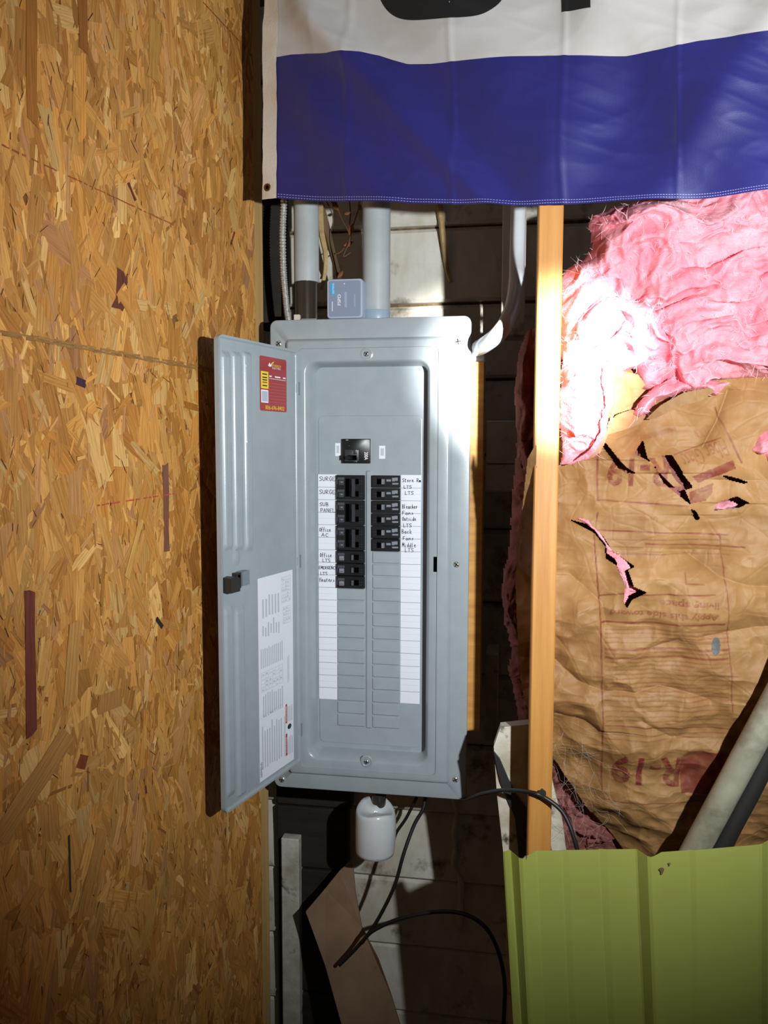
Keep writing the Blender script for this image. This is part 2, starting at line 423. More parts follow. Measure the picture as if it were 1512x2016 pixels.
for px, py, L, W, a, c in ((58, 1305, .2, .019, .03, (122, 62, 48)), (325, 1000, .15, .017, .0, (136, 92, 76)), (157, 753, .012, .02, .2, (70, 42, 66)),
                           (312, 1226, .028, .008, -.75, (56, 54, 50)), (142, 1305, .12, .028, .15, (204, 152, 84)), (180, 1720, .13, .03, .4, (196, 142, 74)),
                           (70, 1540, .17, .035, .95, (190, 138, 76)), (262, 1080, .10, .014, .45, (218, 168, 92)), (215, 1380, .03, .055, .1, (186, 132, 72)),
                           (258, 378, .03, .006, -.7, (110, 56, 50)), (357, 380, .012, .03, .05, (160, 100, 56)), (457, 468, .03, .005, .5, (120, 58, 58)),
                           (160, 30, .1, .02, .0, (160, 100, 44)), (60, 90, .2, .02, .02, (176, 116, 50)), (300, 100, .1, .03, .1, (200, 148, 72)),
                           (135, 1700, .09, .004, .0, (60, 62, 56)), (160, 1500, .02, .02, .5, (140, 70, 44)), (375, 800, .012, .05, .1, (176, 116, 50))):
    s, t = osb_uv(px, py); flake(s, t, L, W, a, .0022, c, .15)
# chalk line and pencilled snap lines drawn across the sheet
def osb_stroke(p0, p1, wd, col, n, gap=.0):
    s0, t0 = osb_uv(*p0); s1, t1 = osb_uv(*p1)
    for k in range(n):
        if random.random() < gap: continue
        q = (k+.5)/n; s, t = s0+(s1-s0)*q, t0+(t1-t0)*q
        flake(s, t+random.uniform(-.1, .1)*wd, math.hypot(s1-s0, t1-t0)/n*1.1, wd*random.uniform(.5, 1), math.pi/2-math.atan2(t1-t0, s1-s0), .0024, col, .1)
osb_stroke((-40, 645), (512, 743), .0045, (168, 126, 72), 70, .1)
osb_stroke((-40, 651), (512, 748), .005, (158, 120, 70), 90, .12)
osb_stroke((190, 995), (345, 971), .003, (196, 92, 70), 40, .3)
osb_stroke((-20, 276), (340, 443), .0025, (172, 92, 48), 70, .3)
osb_stroke((398, 5), (485, 98), .0025, (160, 78, 40), 30, .1)
o = np.array(SV); me = bpy.data.meshes.new('wood_strands'); me.from_pydata((o-ORG['wall_left']).tolist(), [], SF)
me.materials.append(MATS['strand'])
a_ = me.attributes.new('Col', 'FLOAT_COLOR', 'POINT'); a_.data.foreach_set('color', np.array(SC, np.float32).ravel())
uvl = me.uv_layers.new(name='UVMap'); li = np.zeros(len(me.loops), np.int32); me.loops.foreach_get('vertex_index', li)
uvl.data.foreach_set('uv', np.array(SU, np.float32)[li].ravel())
st = bpy.data.objects.new('wood_strands', me); COL.objects.link(st); st.parent = wl; tag(st, kind='stuff')

# ---- corner stud that carries the sheet
mb = MB(); mb.obox(osb_pt(-.03, 0, -.05), DV*.092, NV*.038, EZ*2.75, 'pine_pale')
tag(mb.build('corner_stud'), 'pale pine stud showing past the edge of the strand board', 'stud')

# ---- back wall of white painted lap siding
YB = .265
mb = MB(); mb.box(-.36, 1.5, YB+.02, YB+.04, 0, 2.7, 'old_wood'); wb = tag(mb.build('wall_back'), 'old horizontal board siding painted white, stained and cobwebbed', kind='structure')
zj = Z(600, YB, 720); pitch = .1685
k0 = -int(zj/pitch)-0
for k in range(-13, 7):
    z0 = zj + k*pitch
    if z0 < 0 or z0+pitch > 2.7: continue
    bow = random.uniform(-.003, .003)
    mb = MB(); n = 24; ls = []
    prof = [(YB+.02, .002), (YB+.004, .002), (YB-.002, .008), (YB+.004+bow, .09), (YB+.008, pitch-.012), (YB+.014, pitch-.004), (YB+.02, pitch-.004)]
    for xx in np.linspace(-.36, 1.5, n):
        j = .002*fbm(xx*5, k*3.1, 0, 2); ls.append([(xx, y, z0+z+j) for y, z in prof])
    mb.loops(ls, 'white_paint', True, True, smooth=False)
    mb.build('siding_board', wb)

# ================================================================ ELECTRICAL PANEL
PC = np.array([0, 0, ZO])
W2, H2 = .1975, .4745
base = (0, .05, ZO-H2)
ep = empty('electrical_panel', base, 'grey steel breaker panel with its door swung open', 'breaker panel')
def rel(x0, x1, z0, z1, r, y, n=6): return rr(x0, x1, ZO+z0, ZO+z1, r, y, n)
mb = MB()
mb.loops([rel(-W2, W2, -H2, H2, .014, .013), rel(-W2, W2, -H2, H2, .014, .0015), rel(-W2+.0006, W2-.0006, -H2+.0006, H2-.0006, .0136, .0004),
          rel(-W2+.002, W2-.002, -H2+.002, H2-.002, .012, 0.),
          rel(-.166, .164, -.443, .437, .007, 0.), rel(-.1645, .1625, -.4415, .4355, .006, -.0020), rel(-.161, .158, -.438, .432, .005, -.0092), rel(-.158, .155, -.435, .429, .005, -.010),
          rel(-.1385, .1372, -.4248, .4172, .010, -.010), rel(-.1380, .1365, -.4243, .4167, .010, -.0072), rel(-.1368, .1353, -.4231, .4155, .010, -.0072),
          rel(-.128, .1225, -.409, .3945, .024, -.0072), rel(-.125, .1205, -.4065, .3925, .0225, -.0062), rel(-.1215, .1180, -.4035, .3900, .021, -.002),
          rel(-.118, .1158, -.400, .3878, .019, .006), rel(-.1155, .1142, -.3975, .3862, .0175, .015), rel(-.113, .1128, -.395, .3848, .016, .024), rel(-.1115, .1120, -.3938, .384, .015, .0290)], 'paint_grey')
cover = mb.build('cover', ep, sharp=.9)
mb = MB(); mb.loops([rel(-.183, .183, -.46, .46, .004, .0125), rel(-.183, .183, -.46, .46, .004, .096)], 'paint_grey_dark', False, True, smooth=False)
mb.build('enclosure', ep)
# dead front plate with a raised lower field and a centre rib
YD = .0285
mb = MB(); mb.loops([rel(-.114, .114, -.396, .386, .012, YD+.003), rel(-.114, .114, -.396, .386, .012, YD)], 'paint_grey', False, True, smooth=False)
zs = Z(818, YD, 730)-ZO; xl, xr = X(628, YD, 1100), X(831, YD, 900); zb = Z(1466, YD, 730)-ZO
mb.loops([rel(xl, xr, zb, zs, .010, YD+.0005), rel(xl+.0006, xr-.0006, zb+.0006, zs-.0006, .0095, YD-.0012), rel(xl+.0016, xr-.0016, zb+.0016, zs-.0016, .009, YD-.0015)], 'paint_grey', False, True, smooth=False)
YF = YD-.0015
xc0, xc1 = X(720, YF, 1100), X(732.5, YF, 1100); zr1, zr0 = Z(926, YF, 726), Z(1434, YF, 726)
mb.loops([rr(xc0, xc1, zr0, zr1, .003, YF), rr(xc0+.003, xc1-.003, zr0+.003, zr1-.003, .002, YF-.003)], 'paint_grey', False, True, smooth=False)
df = mb.build('dead_front', ep)
mb = MB(); put_text(mb, 'SIEMENS', (X(770, YD, 1472), YD, Z(1476, YD, 790)), (1, 0, 0), (0, 0, 1), .042, .007, 'paint_grey', (0, -.0011, 0)); mb.build('embossed_name', df)

# breakers: rows measured down the dead front
ROW = [Z(935 + 24.85*k, YF, 726) for k in range(21)]
XL0, XL1, XR0, XR1 = X(663.5, YF, 1100), X(719, YF, 1100), X(733, YF, 1100), X(788, YF, 1100)
def breaker(x0, x1, zt, zbm, side, poles, kind):
    g = .0006; zt, zbm = zt-g, zbm+g; mb = MB(); y = YF-.002
    mb.box(x0, x1, y-.006, YF+.004, zbm, zt, 'black_plastic', .001)
    wdt = x1-x0; h1 = (zt-zbm)/poles
    def xx(a): return x0+wdt*a if side == 'R' else x1-wdt*a
    def bx(a, b, z0, z1, y0, m, yb=y, bev=0.): mb.box(min(xx(a), xx(b)), max(xx(a), xx(b)), y0, yb, z0, z1, m, bev)
    for p in range(poles):
        zc = zt-h1*(p+.5)
        bx(.06, .20, zc+.0002, zc+.0008, y-.0064, 'breaker_mid'); bx(.06, .2, zc-.005, zc-.0044, y-.0064, 'breaker_mid')
        bx(.22, .48, zc-.0078, zc+.0078, y-.0082, 'black_plastic', bev=.0008)
        bx(.20, .36, zc-.0055, zc+.0055, y-.0084, 'black_void')
        if kind == 'R':
            bx(.52, .68, zc+.0000, zc+.0045, y-.0066, 'breaker_mark', bev=.0004)
            bx(.72, .82, zc+.0005, zc+.0075, y-.0066, 'breaker_mark'); bx(.80, .93, zc+.001, zc+.0085, y-.0067, 'breaker_mark', bev=.001)
            bx(.72, .95, zc-.0062, zc-.0022, y-.0066, 'breaker_mark', bev=.0008)
        else:
            bx(.70, .96, zc+.0025, zc+.0085, y-.0068, 'breaker_lite', bev=.001); bx(.72, .90, zc-.0072, zc+.002, y-.0070, 'breaker_mark' if poles == 1 else 'breaker_lite', bev=.001)
            bx(.74, .88, zc-.0045, zc-.0037, y-.0074, 'black_plastic'); bx(.93, .985, zc-.006, zc+.004, y-.0068, 'breaker_mid')
            bx(.76, .82, zc-.0025, zc-.0005, y-.0075, 'breaker_mark')
    o = mb.build('circuit_breaker', ep)
    for p in range(poles):
        zc = zt-h1*(p+.5); mb = MB()
        a0, a1 = xx(.355), xx(.45)
        s = 1 if side == 'R' else -1
        pr = [(a0, y-.0075), (a0+s*.0006, y-.0125), (a1-s*.0008, y-.0135), (a1+s*.001, y-.0082)]
        ls = [[(q[0], q[1], zc-.0050) for q in pr], [(q[0], q[1], zc+.0050) for q in pr]]
        mb.loops(ls, 'breaker_mark' if kind == 'R' else 'breaker_mid', True, True, smooth=False); mb.build('toggle', o)
    if poles == 2:
        mb = MB(); za, zz = zt-h1*.28, zbm+h1*.28
        mb.box(min(xx(.30), xx(.42)), max(xx(.30), xx(.42)), y-.016, y-.0125, zz, za, 'breaker_mid', .0008)
        mb.box(min(xx(.52), xx(.66)), max(xx(.52), xx(.66)), y-.0072, y-.006, zz, za, 'black_void'); mb.build('handle_tie', o)
    return o
for r, n in ((0, 2), (2, 2), (4, 2), (6, 1), (7, 1), (8, 1)): breaker(XL0, XL1, ROW[r], ROW[r+n], 'L', n, 'L')
for r in range(6): breaker(XR0, XR1, ROW[r], ROW[r+1], 'R', 1, 'R')
# knock-out filler plates
for x0, x1, r0 in ((XL0, XL1, 9), (XR0, XR1, 6)):
    for r in range(r0, 20):
        mb = MB(); mb.box(x0+.0006, x1-.0003, YF-.0030, YF+.001, ROW[r+1]+.0010, ROW[r]-.0010, 'paint_grey', .0018); mb.build('filler_plate', ep)
# handwritten circuit directory strips
def strip(px0, px1, row1, lines):
    x0, x1 = X(px0, YF, 1100), X(px1, YF, 1100); y = YF-.0006; mb = MB()
    mb.box(x0, x1, y, YF+.001, ROW[row1] if row1 < 18 else ROW[18]+.002, ROW[0]+.0005, 'label_white')
    for r in range(1, 18):
        mb.box(x0, x1, y-.00015, y, ROW[r]-.0005, ROW[r]+.0003, 'label_line')
        zc = (ROW[r]+ROW[r-1])/2; mb.box(x0+.001, x1-.001, y-.0001, y, zc-.0001, zc+.0002, 'print_grey')
    for s, a, b, py, hpx in lines:
        xa, xb = X(a, y, py), X(b, y, py); z = Z(py, y, a); hand(mb, s, (xa, y, z), xb-xa, hpx*.00103)
    o = mb.build('directory_strip', ep); o['label'] = 'white handwritten circuit directory strip'
strip(627, 663.5, 18, [('SURGE', 628.5, 661, 946, 8), ('SURGE', 628.5, 661, 972, 8), ('SUB', 629, 648, 996, 7), ('PANEL', 631, 661, 1008, 7.5), ('Office', 629, 652, 1046, 8),
                      ('AC', 633, 648, 1056, 6.5), ('Office', 630, 654, 1096, 8), ('LTS', 635, 651, 1107, 7), ('EMERGENCY', 628, 664, 1120, 6), ('LTS', 631, 645, 1132, 6), ('Heaters', 629, 660, 1145, 8)])
strip(789, 828, 18, [('Store Rm', 792, 830, 949, 7.5), ('LTS', 795, 811, 962, 6), ('LTS', 797, 815, 974, 6.5), ('Bleacher', 792, 823, 1001, 8), ('Fans', 792, 816, 1013, 7),
                     ('Outside', 792, 820, 1025, 8), ('LTS', 794, 811, 1038, 7), ('Back', 791, 812, 1050, 8), ('Fans', 793, 816, 1063, 7), ('Middle', 792, 820, 1077, 8), ('LTS', 797, 815, 1087, 7.5)])
# main breaker
mx0, mx1, mz1, mz0 = X(675, YF, 888), X(730, YF, 888), Z(864, YF, 702), Z(912, YF, 702)
mb = MB(); mb.box(mx0, mx1, YF-.008, YF+.004, mz0, mz1, 'black_plastic', .0008)
mb.box(mx0+.006, mx0+.034, YF-.0088, YF-.008, mz0+.004, mz0+.027, 'breaker_mid', .0006)
mb.box(mx0+.012, mx0+.030, YF-.0092, YF-.008, mz0+.0065, mz0+.016, 'black_void')
mb.box(mx0+.023, mx0+.031, YF-.0095, YF-.008, mz0+.0175, mz0+.0275, 'breaker_mid', .0006); mb.box(mx0+.023, mx0+.031, YF-.0095, YF-.008, mz0+.002, mz0+.0055, 'breaker_mid', .0005)
mb.box(mx0+.008, mx0+.013, YF-.0083, YF-.0078, mz1-.0035, mz1-.0015, 'breaker_mark'); mb.lathe((mx0+.0145, YF-.008, mz1-.0135), (0, -1, 0), [(.0014, 0), (.0014, .0004)], 'breaker_mid', 10)
mb.box(mx0-.006, mx0+.001, YF-.004, YF, mz0+.006, mz0+.0155, 'black_plastic', .0008)
main = mb.build('main_breaker', ep)
mb = MB(); mb.loops([[(mx0+.007, YF-.0088, z), (mx0+.008, YF-.017, z), (mx0+.0185, YF-.0185, z), (mx0+.022, YF-.0088, z)] for z in (mz0+.008, mz0+.0145)], 'black_plastic', True, True, smooth=False); mb.build('toggle', main)
mb = MB(); put_text(mb, '200A', (mx1-.0115, YF-.008, mz0+.0225), (0, 0, -1), (1, 0, 0), .0155, .0075, 'label_white', (0, -.0003, 0)); mb.build('rating_mark', main)
for a, b, c, d in ((660, 670, 872.5, 898), (746.5, 758.5, 877.5, 903)):
    x0, x1, z1, z0 = X(a, YF, 888), X(b, YF, 888), Z(c, YF, 702), Z(d, YF, 702); mb = MB()
    mb.box(x0, x1, YF-.0004, YF+.0005, z0, z1, 'label_white'); mb.box(x0+.0028, x1-.0025, YF-.0005, YF-.0003, z0+.006, z1-.005, 'print_grey'); mb.build('maker_sticker', ep)
# screws
def screw(px, py, y, r=.0062, name='screw', parent=ep):
    q = P(px, py, y); mb = MB(); mb.lathe(q, (0, -1, 0), [(r, 0), (r, .0012), (r*.85, .0026), (r*.45, .0035), (.0003, .0038)], 'zinc', 16)
    a = random.random()*3
    for k in (0, math.pi/2):
        d = np.array([math.cos(a+k), 0, math.sin(a+k)])*r*.8; e = np.array([-math.sin(a+k), 0, math.cos(a+k)])*r*.13
        mb.add([q+d+e+(0, -.0040, 0), q+d-e+(0, -.0040, 0), q-d-e+(0, -.0040, 0), q-d+e+(0, -.0040, 0)], [(0, 1, 2, 3)], 'black_void')
    mb.build(name, parent)
for a, b in ((549.5, 677), (902, 673), (899, 1111), (897, 1534), (556, 1534)): screw(a, b, 0)
for a, b in ((722, 697), (722, 1499)):
    q = P(a, b, -.0072); mb = MB(); mb.lathe(q, (0, -1, 0), [(.013, -.001), (.0125, .0005), (.0095, .0016), (.0088, .0012), (.0085, .0002)], 'paint_grey', 24, False, True); mb.build('screw_boss', ep)
    screw(a, b, -.0085, .0052)
mb = MB(); q0, q1 = P(853.5, 1096, -.0074), P(860.5, 1126, -.0074); mb.box(q0[0], q1[0], -.0076, -.005, q1[2], q0[2], 'black_void'); mb.build('latch_slot', ep)

# door, hinged on the left side of the opening
HB = np.array([-.1372, -.0115, 0]); FE = np.array([-.2055, -.262, 0])
DU = FE-HB; DWD = np.linalg.norm(DU); DU /= DWD; DN = np.cross(EZ, DU); DN = DN if DN[0] > 0 else -DN      # inner face looks to +X / camera
DZ0, DZ1 = ZO-.4125, ZO+.4130
def door_uv(px, py):
    q = PL(px, py, HB, DN); return (q-HB)@DU, q[2]
def dpt(u, z, h=0.): return HB + DU*u + EZ*z + DN*h
nu, nz = 120, 190
us, zsn = np.linspace(0, 1, nu), np.concatenate([np.linspace(0, .03, 14), np.linspace(.035, .965, nz-28), np.linspace(.97, 1, 14)])
R_ = .012
def bump1(x, a, b, e): return np.clip(np.minimum((x-a)/e, (b-x)/e), 0, 1)
def sm(t): return t*t*(3-2*t)
Zg = DZ0+(DZ1-DZ0)*zsn
cut = np.zeros_like(Zg)
for i, z in enumerate(Zg):
    d = min(z-DZ0, DZ1-z); cut[i] = R_-math.sqrt(max(0, R_**2-(R_-d)**2)) if d < R_ else 0
Ug = cut[:, None]+(DWD-2*cut[:, None])*us[None]
Zm = np.repeat(Zg[:, None], len(us), 1)
ed = np.minimum(np.minimum(Ug-cut[:, None], DWD-cut[:, None]-Ug), np.minimum(Zm-DZ0, DZ1-Zm))
Hh = -.0035*sm(np.clip((ed-.0035)/.003, 0, 1))                 # rolled lip all round
def ribs(pxa, pxb, pyt, pyb, amp, Hh):
    ua, ub = door_uv(pxb, (pyt+pyb)/2)[0], door_uv(pxa, (pyt+pyb)/2)[0]
    zt, zb = door_uv((pxa+pxb)/2, pyt)[1], door_uv((pxa+pxb)/2, pyb)[1]
    return Hh + amp*sm(bump1(Ug, ua, ub, .0045))*sm(bump1(Zm, zb, zt, .005))
for a, b in ((440, 457), (461, 478), (483, 498)): Hh = ribs(a, b, 693, 1083, .0052, Hh)
for a, b in ((446, 463), (468, 485)): Hh = ribs(a, b, 1196, 1568, .0045, Hh)
ud, zd = door_uv(468, 1098); rad = np.hypot(Ug-ud, Zm-zd); Hh = Hh + .003*sm(np.clip((.011-rad)/.004, 0, 1))
Hh += .00025*fbm(Ug*14, Zm*14, 2.)
G3 = HB[None, None]+Ug[..., None]*DU+Zm[..., None]*EZ+Hh[..., None]*DN
G3b = HB[None, None]+Ug[..., None]*DU+Zm[..., None]*EZ+(-.009)*DN
mb = MB(); mb.grid(G3, 'paint_grey'); mb.grid(G3b[:, ::-1], 'paint_grey')
ring = [(0, j) for j in range(nu)]+[(i, nu-1) for i in range(1, len(Zg))]+[(len(Zg)-1, j) for j in range(nu-2, -1, -1)]+[(i, 0) for i in range(len(Zg)-2, 0, -1)]
mb.loops([[G3[i, j] for i, j in ring], [G3b[i, j] for i, j in ring]], 'paint_grey')
door = mb.build('door', ep, sharp=.9)
for py in (765, 1105, 1440):
    u, z = door_uv(589, py); mb = MB(); mb.obox(dpt(-.004, z-.008, -.006), DU*.010, DN*.0045, EZ*.016, 'paint_grey'); mb.obox(dpt(-.0035, z-.013, -.004), DU*.004, DN*.005, EZ*.026, 'paint_grey_dark'); mb.build('hinge_tab', door)
# latch
u0, z0 = door_uv(443, 1165); u1, z1 = door_uv(482, 1124)
uw = u0-u1
mb = MB(); mb.obox(dpt(u1, z0+.004, -.003), DU*uw*.36, DN*.013, EZ*(z1-z0-.002), 'paint_grey_dark'); mb.obox(dpt(u1+uw*.36, z0+.001, -.003), DU*uw*.22, DN*.010, EZ*(z1-z0), 'steel_dark')
mb.obox(dpt(u1+uw*.42, z0+.008, .007), DU*uw*.09, DN*.0006, EZ*.017, 'black_void')
ls = []
for h in (-.003, .014):
    ls.append([dpt(u1+uw*(.58+.45*a), z0-.002+b*(z1-z0), h) for a, b in ((0, 0), (1, 0), (1, .95), (.55, 1), (.2, .93), (0, .82))])
mb.loops(ls, 'steel_dark', True, True, smooth=False); mb.build('latch', door)
# stickers on the door: coordinates a (from left edge, towards the hinge) and b (up) in metres
class Sticker:
    def __init__(s, pl, pr_, pt, pb_, h=.0002):
        s.u0 = door_uv(pl, (pt+pb_)/2)[0]; s.u1 = door_uv(pr_, (pt+pb_)/2)[0]; s.h = -.0035+h
        s.z1 = door_uv(pr_, pt)[1]; s.z0 = door_uv(pr_, pb_)[1]; s.w = s.u0-s.u1; s.hh = s.z1-s.z0; s.mb = MB()
    def rect(s, a0, a1, b0, b1, m, lift=0.):
        p = [dpt(s.u0-s.w*a, s.z0+s.hh*b, s.h+lift) for a, b in ((a0, b0), (a1, b0), (a1, b1), (a0, b1))]; s.mb.add(p, [(0, 1, 2, 3)], m); return s
    def text(s, t, a0, a1, b0, b1, m, lift=.0002, rot=0):
        wd, ht = s.w*(a1-a0), s.hh*(b1-b0)
        if rot == 0: put_text(s.mb, t, dpt(s.u0-s.w*a0, s.z0+s.hh*b0, s.h), -DU, EZ, wd, ht, m, DN*lift)
        else: put_text(s.mb, t, dpt(s.u0-s.w*a1, s.z0+s.hh*b0, s.h), EZ, DU, ht, wd, m, DN*lift)   # reads upwards
        return s
    def done(s, name, label): o = s.mb.build(name, door); o['label'] = label; return o
S = Sticker(514.5, 567, 709, 812)
rp = rr(0, S.w, 0, S.hh, .004, 0, 4); S.mb.add([dpt(S.u0-p[0], S.z0+p[2], S.h) for p in rp], [tuple(range(len(rp)))], 'sticker_red')
l1 = .0002
S.text('ELECTRIC', .46, .78, .79, .825, 'sticker_white'); S.text('ENERGY', .46, .80, .835, .875, 'sticker_yellow')
S.mb.add([dpt(S.u0-S.w*a, S.z0+S.hh*b, S.h+l1) for a, b in ((.30, .84), (.36, .90), (.40, .86), (.45, .91), (.43, .83), (.36, .82))], [tuple(range(6))], 'sticker_white')
S.mb.add([dpt(S.u0-S.w*a, S.z0+S.hh*b, S.h+l1*1.2) for a, b in ((.42, .89), (.53, .935), (.50, .90), (.44, .87))], [tuple(range(4))], 'sticker_yellow')
S.rect(.04, .31, .41, .72, 'sticker_yellow', l1); S.rect(.04, .30, .15, .385, 'sticker_white', l1); S.rect(.065, .275, .17, .36, 'sticker_pale', 2*l1)
for b in (.66, .60, .555, .51, .45): S.rect(.09, .26, b, b+.022, 'sticker_red' if b == .51 else 'print_black', 2*l1)
S.rect(.34, .97, .60, .608, 'sticker_white', l1)
for a0, a1 in ((.34, .43), (.55, .76), (.86, .96)): S.rect(a0, a1, .635, .66, 'sticker_white', l1)
for k in range(7): S.rect(.34, .97, .17+.058*k, .173+.058*k, 'sticker_line', l1)
S.text('806-696-8402', .19, .90, .03, .105, 'sticker_yellow', l1)
S.done('contractor_sticker', 'red and yellow service sticker with a phone number')
S = Sticker(512, 580, 1121, 1496)
S.rect(0, 1, 0, 1, 'label_white')
rnd = random.Random(3)
def lines(a0, a1, b0, b1, n, m='print_grey', rag=.25):          # printed lines run up the label
    for k in range(n):
        a = a0+(a1-a0)*(k+.2)/n; e = (a1-a0)/n*.45; S.rect(a, a+e, b0+(b1-b0)*rnd.random()*rag*.3, b1-(b1-b0)*rnd.random()*rag, m, l1)
def table(a0, a1, b0, b1, na, nb, m='print_grey'):
    for k in range(na+1): a = a0+(a1-a0)*k/na; S.rect(a-.003, a+.003, b0, b1, m, l1)
    for k in range(nb+1): b = b0+(b1-b0)*k/nb; S.rect(a0, a1, b-.0007, b+.0007, m, l1)
    for i in range(na):
        for j in range(nb):
            if rnd.random() < .75: S.rect(a0+(a1-a0)*(i+.25)/na, a0+(a1-a0)*(i+.7)/na, b0+(b1-b0)*(j+.2)/nb, b0+(b1-b0)*(j+.2+.5*rnd.random())/nb, m, l1)
table(.66, .93, .845, .975, 5, 7); table(.70, .93, .735, .82, 3, 6)
lines(.10, .62, .80, .92, 6); lines(.1, .62, .70, .79, 7, rag=.6); lines(.05, .70, .555, .655, 12, rag=.1)
table(.07, .68, .44, .535, 6, 5); lines(.1, .70, .31, .43, 10, rag=.2); table(.05, .66, .31, .325, 3, 1); lines(.82, .88, .42, .60, 2)
lines(.06, .66, .05, .28, 9, rag=.2); lines(.8, .98, .215, .30, 3); lines(.8, .98, .04, .15, 4); lines(.70, .76, .04, .28, 2)
S.rect(.755, .80, .215, .315, 'print_red', l1); S.rect(.755, .80, .045, .16, 'print_red', l1)
S.text('DANGER', .763, .792, .225, .305, 'label_white', 2*l1, rot=1); S.text('DANGER', .763, .792, .06, .145, 'label_white', 2*l1, rot=1)
cpt = [(.87+.06*math.cos(t), .19+.014*math.sin(t)) for t in np.linspace(0, 2*math.pi, 12, endpoint=False)]; S.mb.add([dpt(S.u0-S.w*a, S.z0+S.hh*b, S.h+l1) for a, b in cpt], [tuple(range(12))], 'print_black')
S.text('SIEMENS', .02, .07, .02, .095, 'print_black', l1, rot=1)
S.done('wiring_label', 'white printed wiring diagram label with red warning bars')

# ================================================================ SERVICES ROUND THE PANEL
YC = .064
def vpipe(mb, pxl, pxr, py0, py1, Y, m, n=24):
    a, b = P(pxl, (py0+py1)/2, Y), P(pxr, (py0+py1)/2, Y); r = (b[0]-a[0])/2; cx = (a[0]+b[0])/2
    mb.lathe((cx, Y, Z(py1, Y)), (0, 0, 1), [(r, 0), (r, Z(py0, Y)-Z(py1, Y))], m, n); return cx, r
# plywood backer
x0, x1 = .1838, X(950, .014, 1000); mb = MB(); mb.box(x0, x1, .0145, .10, Z(1441, .014, 940), Z(712, .014, 940), 'plywood', .0008)
tag(mb.build('plywood_strip'), 'yellow plywood strip along the right side of the breaker panel', 'board')
# grey conduits
c1 = empty('conduit', (X(741, YC, 500), YC, ZO+H2-.02), 'thick grey plastic conduit running straight up from the panel top, with a collar', 'conduit')
mb = MB(); cx, r = vpipe(mb, 714, 768.5, 300, 632, YC, 'pvc_grey', 32); mb.build('pipe', c1)
mb = MB(); mb.lathe((cx, YC, Z(634, YC)), (0, 0, 1), [(r*1.02, 0), (r*1.045, .003), (r*1.045, .018), (r*1.0, .0215)], 'pvc_blue', 32); mb.build('collar', c1)
c2 = empty('conduit', (X(602, YC, 500), YC, ZO+H2-.02), 'grey plastic conduit with a dark glossy lower sleeve beside the armoured cable', 'conduit')
mb = MB(); cx, r = vpipe(mb, 579, 627, 300, 552, YC, 'pvc_grey', 28); mb.build('pipe', c2)
mb = MB(); mb.lathe((cx-.002, YC, Z(634, YC)), (0, 0, 1), [(r*.93, 0), (r*.93, Z(549, YC)-Z(634, YC))], 'pipe_dark', 28); mb.build('sleeve', c2)
mb = MB(); q = P(584, 633, .02); mb.box(q[0]-.006, q[0]+.006, .02, .03, q[2]-.006, q[2]+.014, 'white_paint', .001); q = P(605, 633, .02); mb.box(q[0]-.014, q[0]+.018, .02, .03, q[2]-.006, q[2]+.006, 'paint_grey', .002); mb.build('bushing', c2)
# armoured cable
path = smooth_path([P(a, b, .035) for a, b in ((560, 300), (559, 392), (556.5, 460), (558, 530), (562, 580), (566, 618), (571, 640))], 420)
rs = [.0062+.0009*math.sin(i*2*math.pi/6) for i in range(420)]
mb = MB(); mb.tube(path, rs, 'zinc', 10); tag(mb.build('armoured_cable', sharp=3.2), 'ribbed shiny metal armoured cable running down into the panel', 'cable')
# surge protector
sp = empty('surge_protector', (X(678, .02, 630), .03, ZO+H2), 'small grey surge protector box with a blue tag on the panel top', 'surge protector')
xa, xb, za, zz = X(643.5, .018, 590), X(714, .018, 590), Z(627, .018, 678), Z(548.5, .018, 678)
mb = MB(); mb.loops([rr(xa, xb, za, zz, .006, .075), rr(xa, xb, za, zz, .006, .021), rr(xa+.001, xb-.001, za+.001, zz-.001, .006, .0185), rr(xa+.003, xb-.003, za+.003, zz-.003, .005, .018)], 'spd_edge', True, True); mb.build('body', sp)
mb = MB(); yy = .0176; mb.loops([rr(xa+.004, xb-.004, za+.004, zz-.004, .004, .018), rr(xa+.0042, xb-.0042, za+.0042, zz-.0042, .004, yy)], 'spd_grey', False, True, smooth=False)
def srect(a0, a1, b0, b1, m): mb.box(X(a0, yy, 590), X(a1, yy, 590), yy-.0002, yy+.0002, Z(b1, yy, 678), Z(b0, yy, 678), m)
srect(650.5, 659, 557, 579.5, 'spd_blue')
put_text(mb, 'SIEMENS', (X(658, yy, 590), yy, Z(578.5, yy, 655)), (0, 0, 1), (-1, 0, 0), .020, .004, 'spd_text', (0, -.0004, 0))
put_text(mb, 'FSPD', (X(671, yy, 590), yy, Z(601, yy, 668)), (0, 0, 1), (-1, 0, 0), .021, .0065, 'spd_text', (0, -.0003, 0))
srect(653.5, 655, 593, 612, 'spd_text'); srect(678, 683, 575, 605, 'spd_faint'); srect(697, 699.5, 580, 604, 'spd_faint'); mb.lathe(P(678, 558.5, yy), (0, -1, 0), [(.0012, 0), (.0012, .0004)], 'spd_text', 10)
mb.build('face_plate', sp)
for a, b, m in ((653, 661, 'spd_edge'), (665, 670, 'spd_edge'), (675, 693, 'spd_edge'), (697, 703, 'caulk')):
    mb = MB(); q0, q1 = X(a, .03, 630), X(b, .03, 630); mb.box(q0, q1, .025, .04, ZO+H2-.01, za+.001, m, .0005); mb.build('foot', sp)
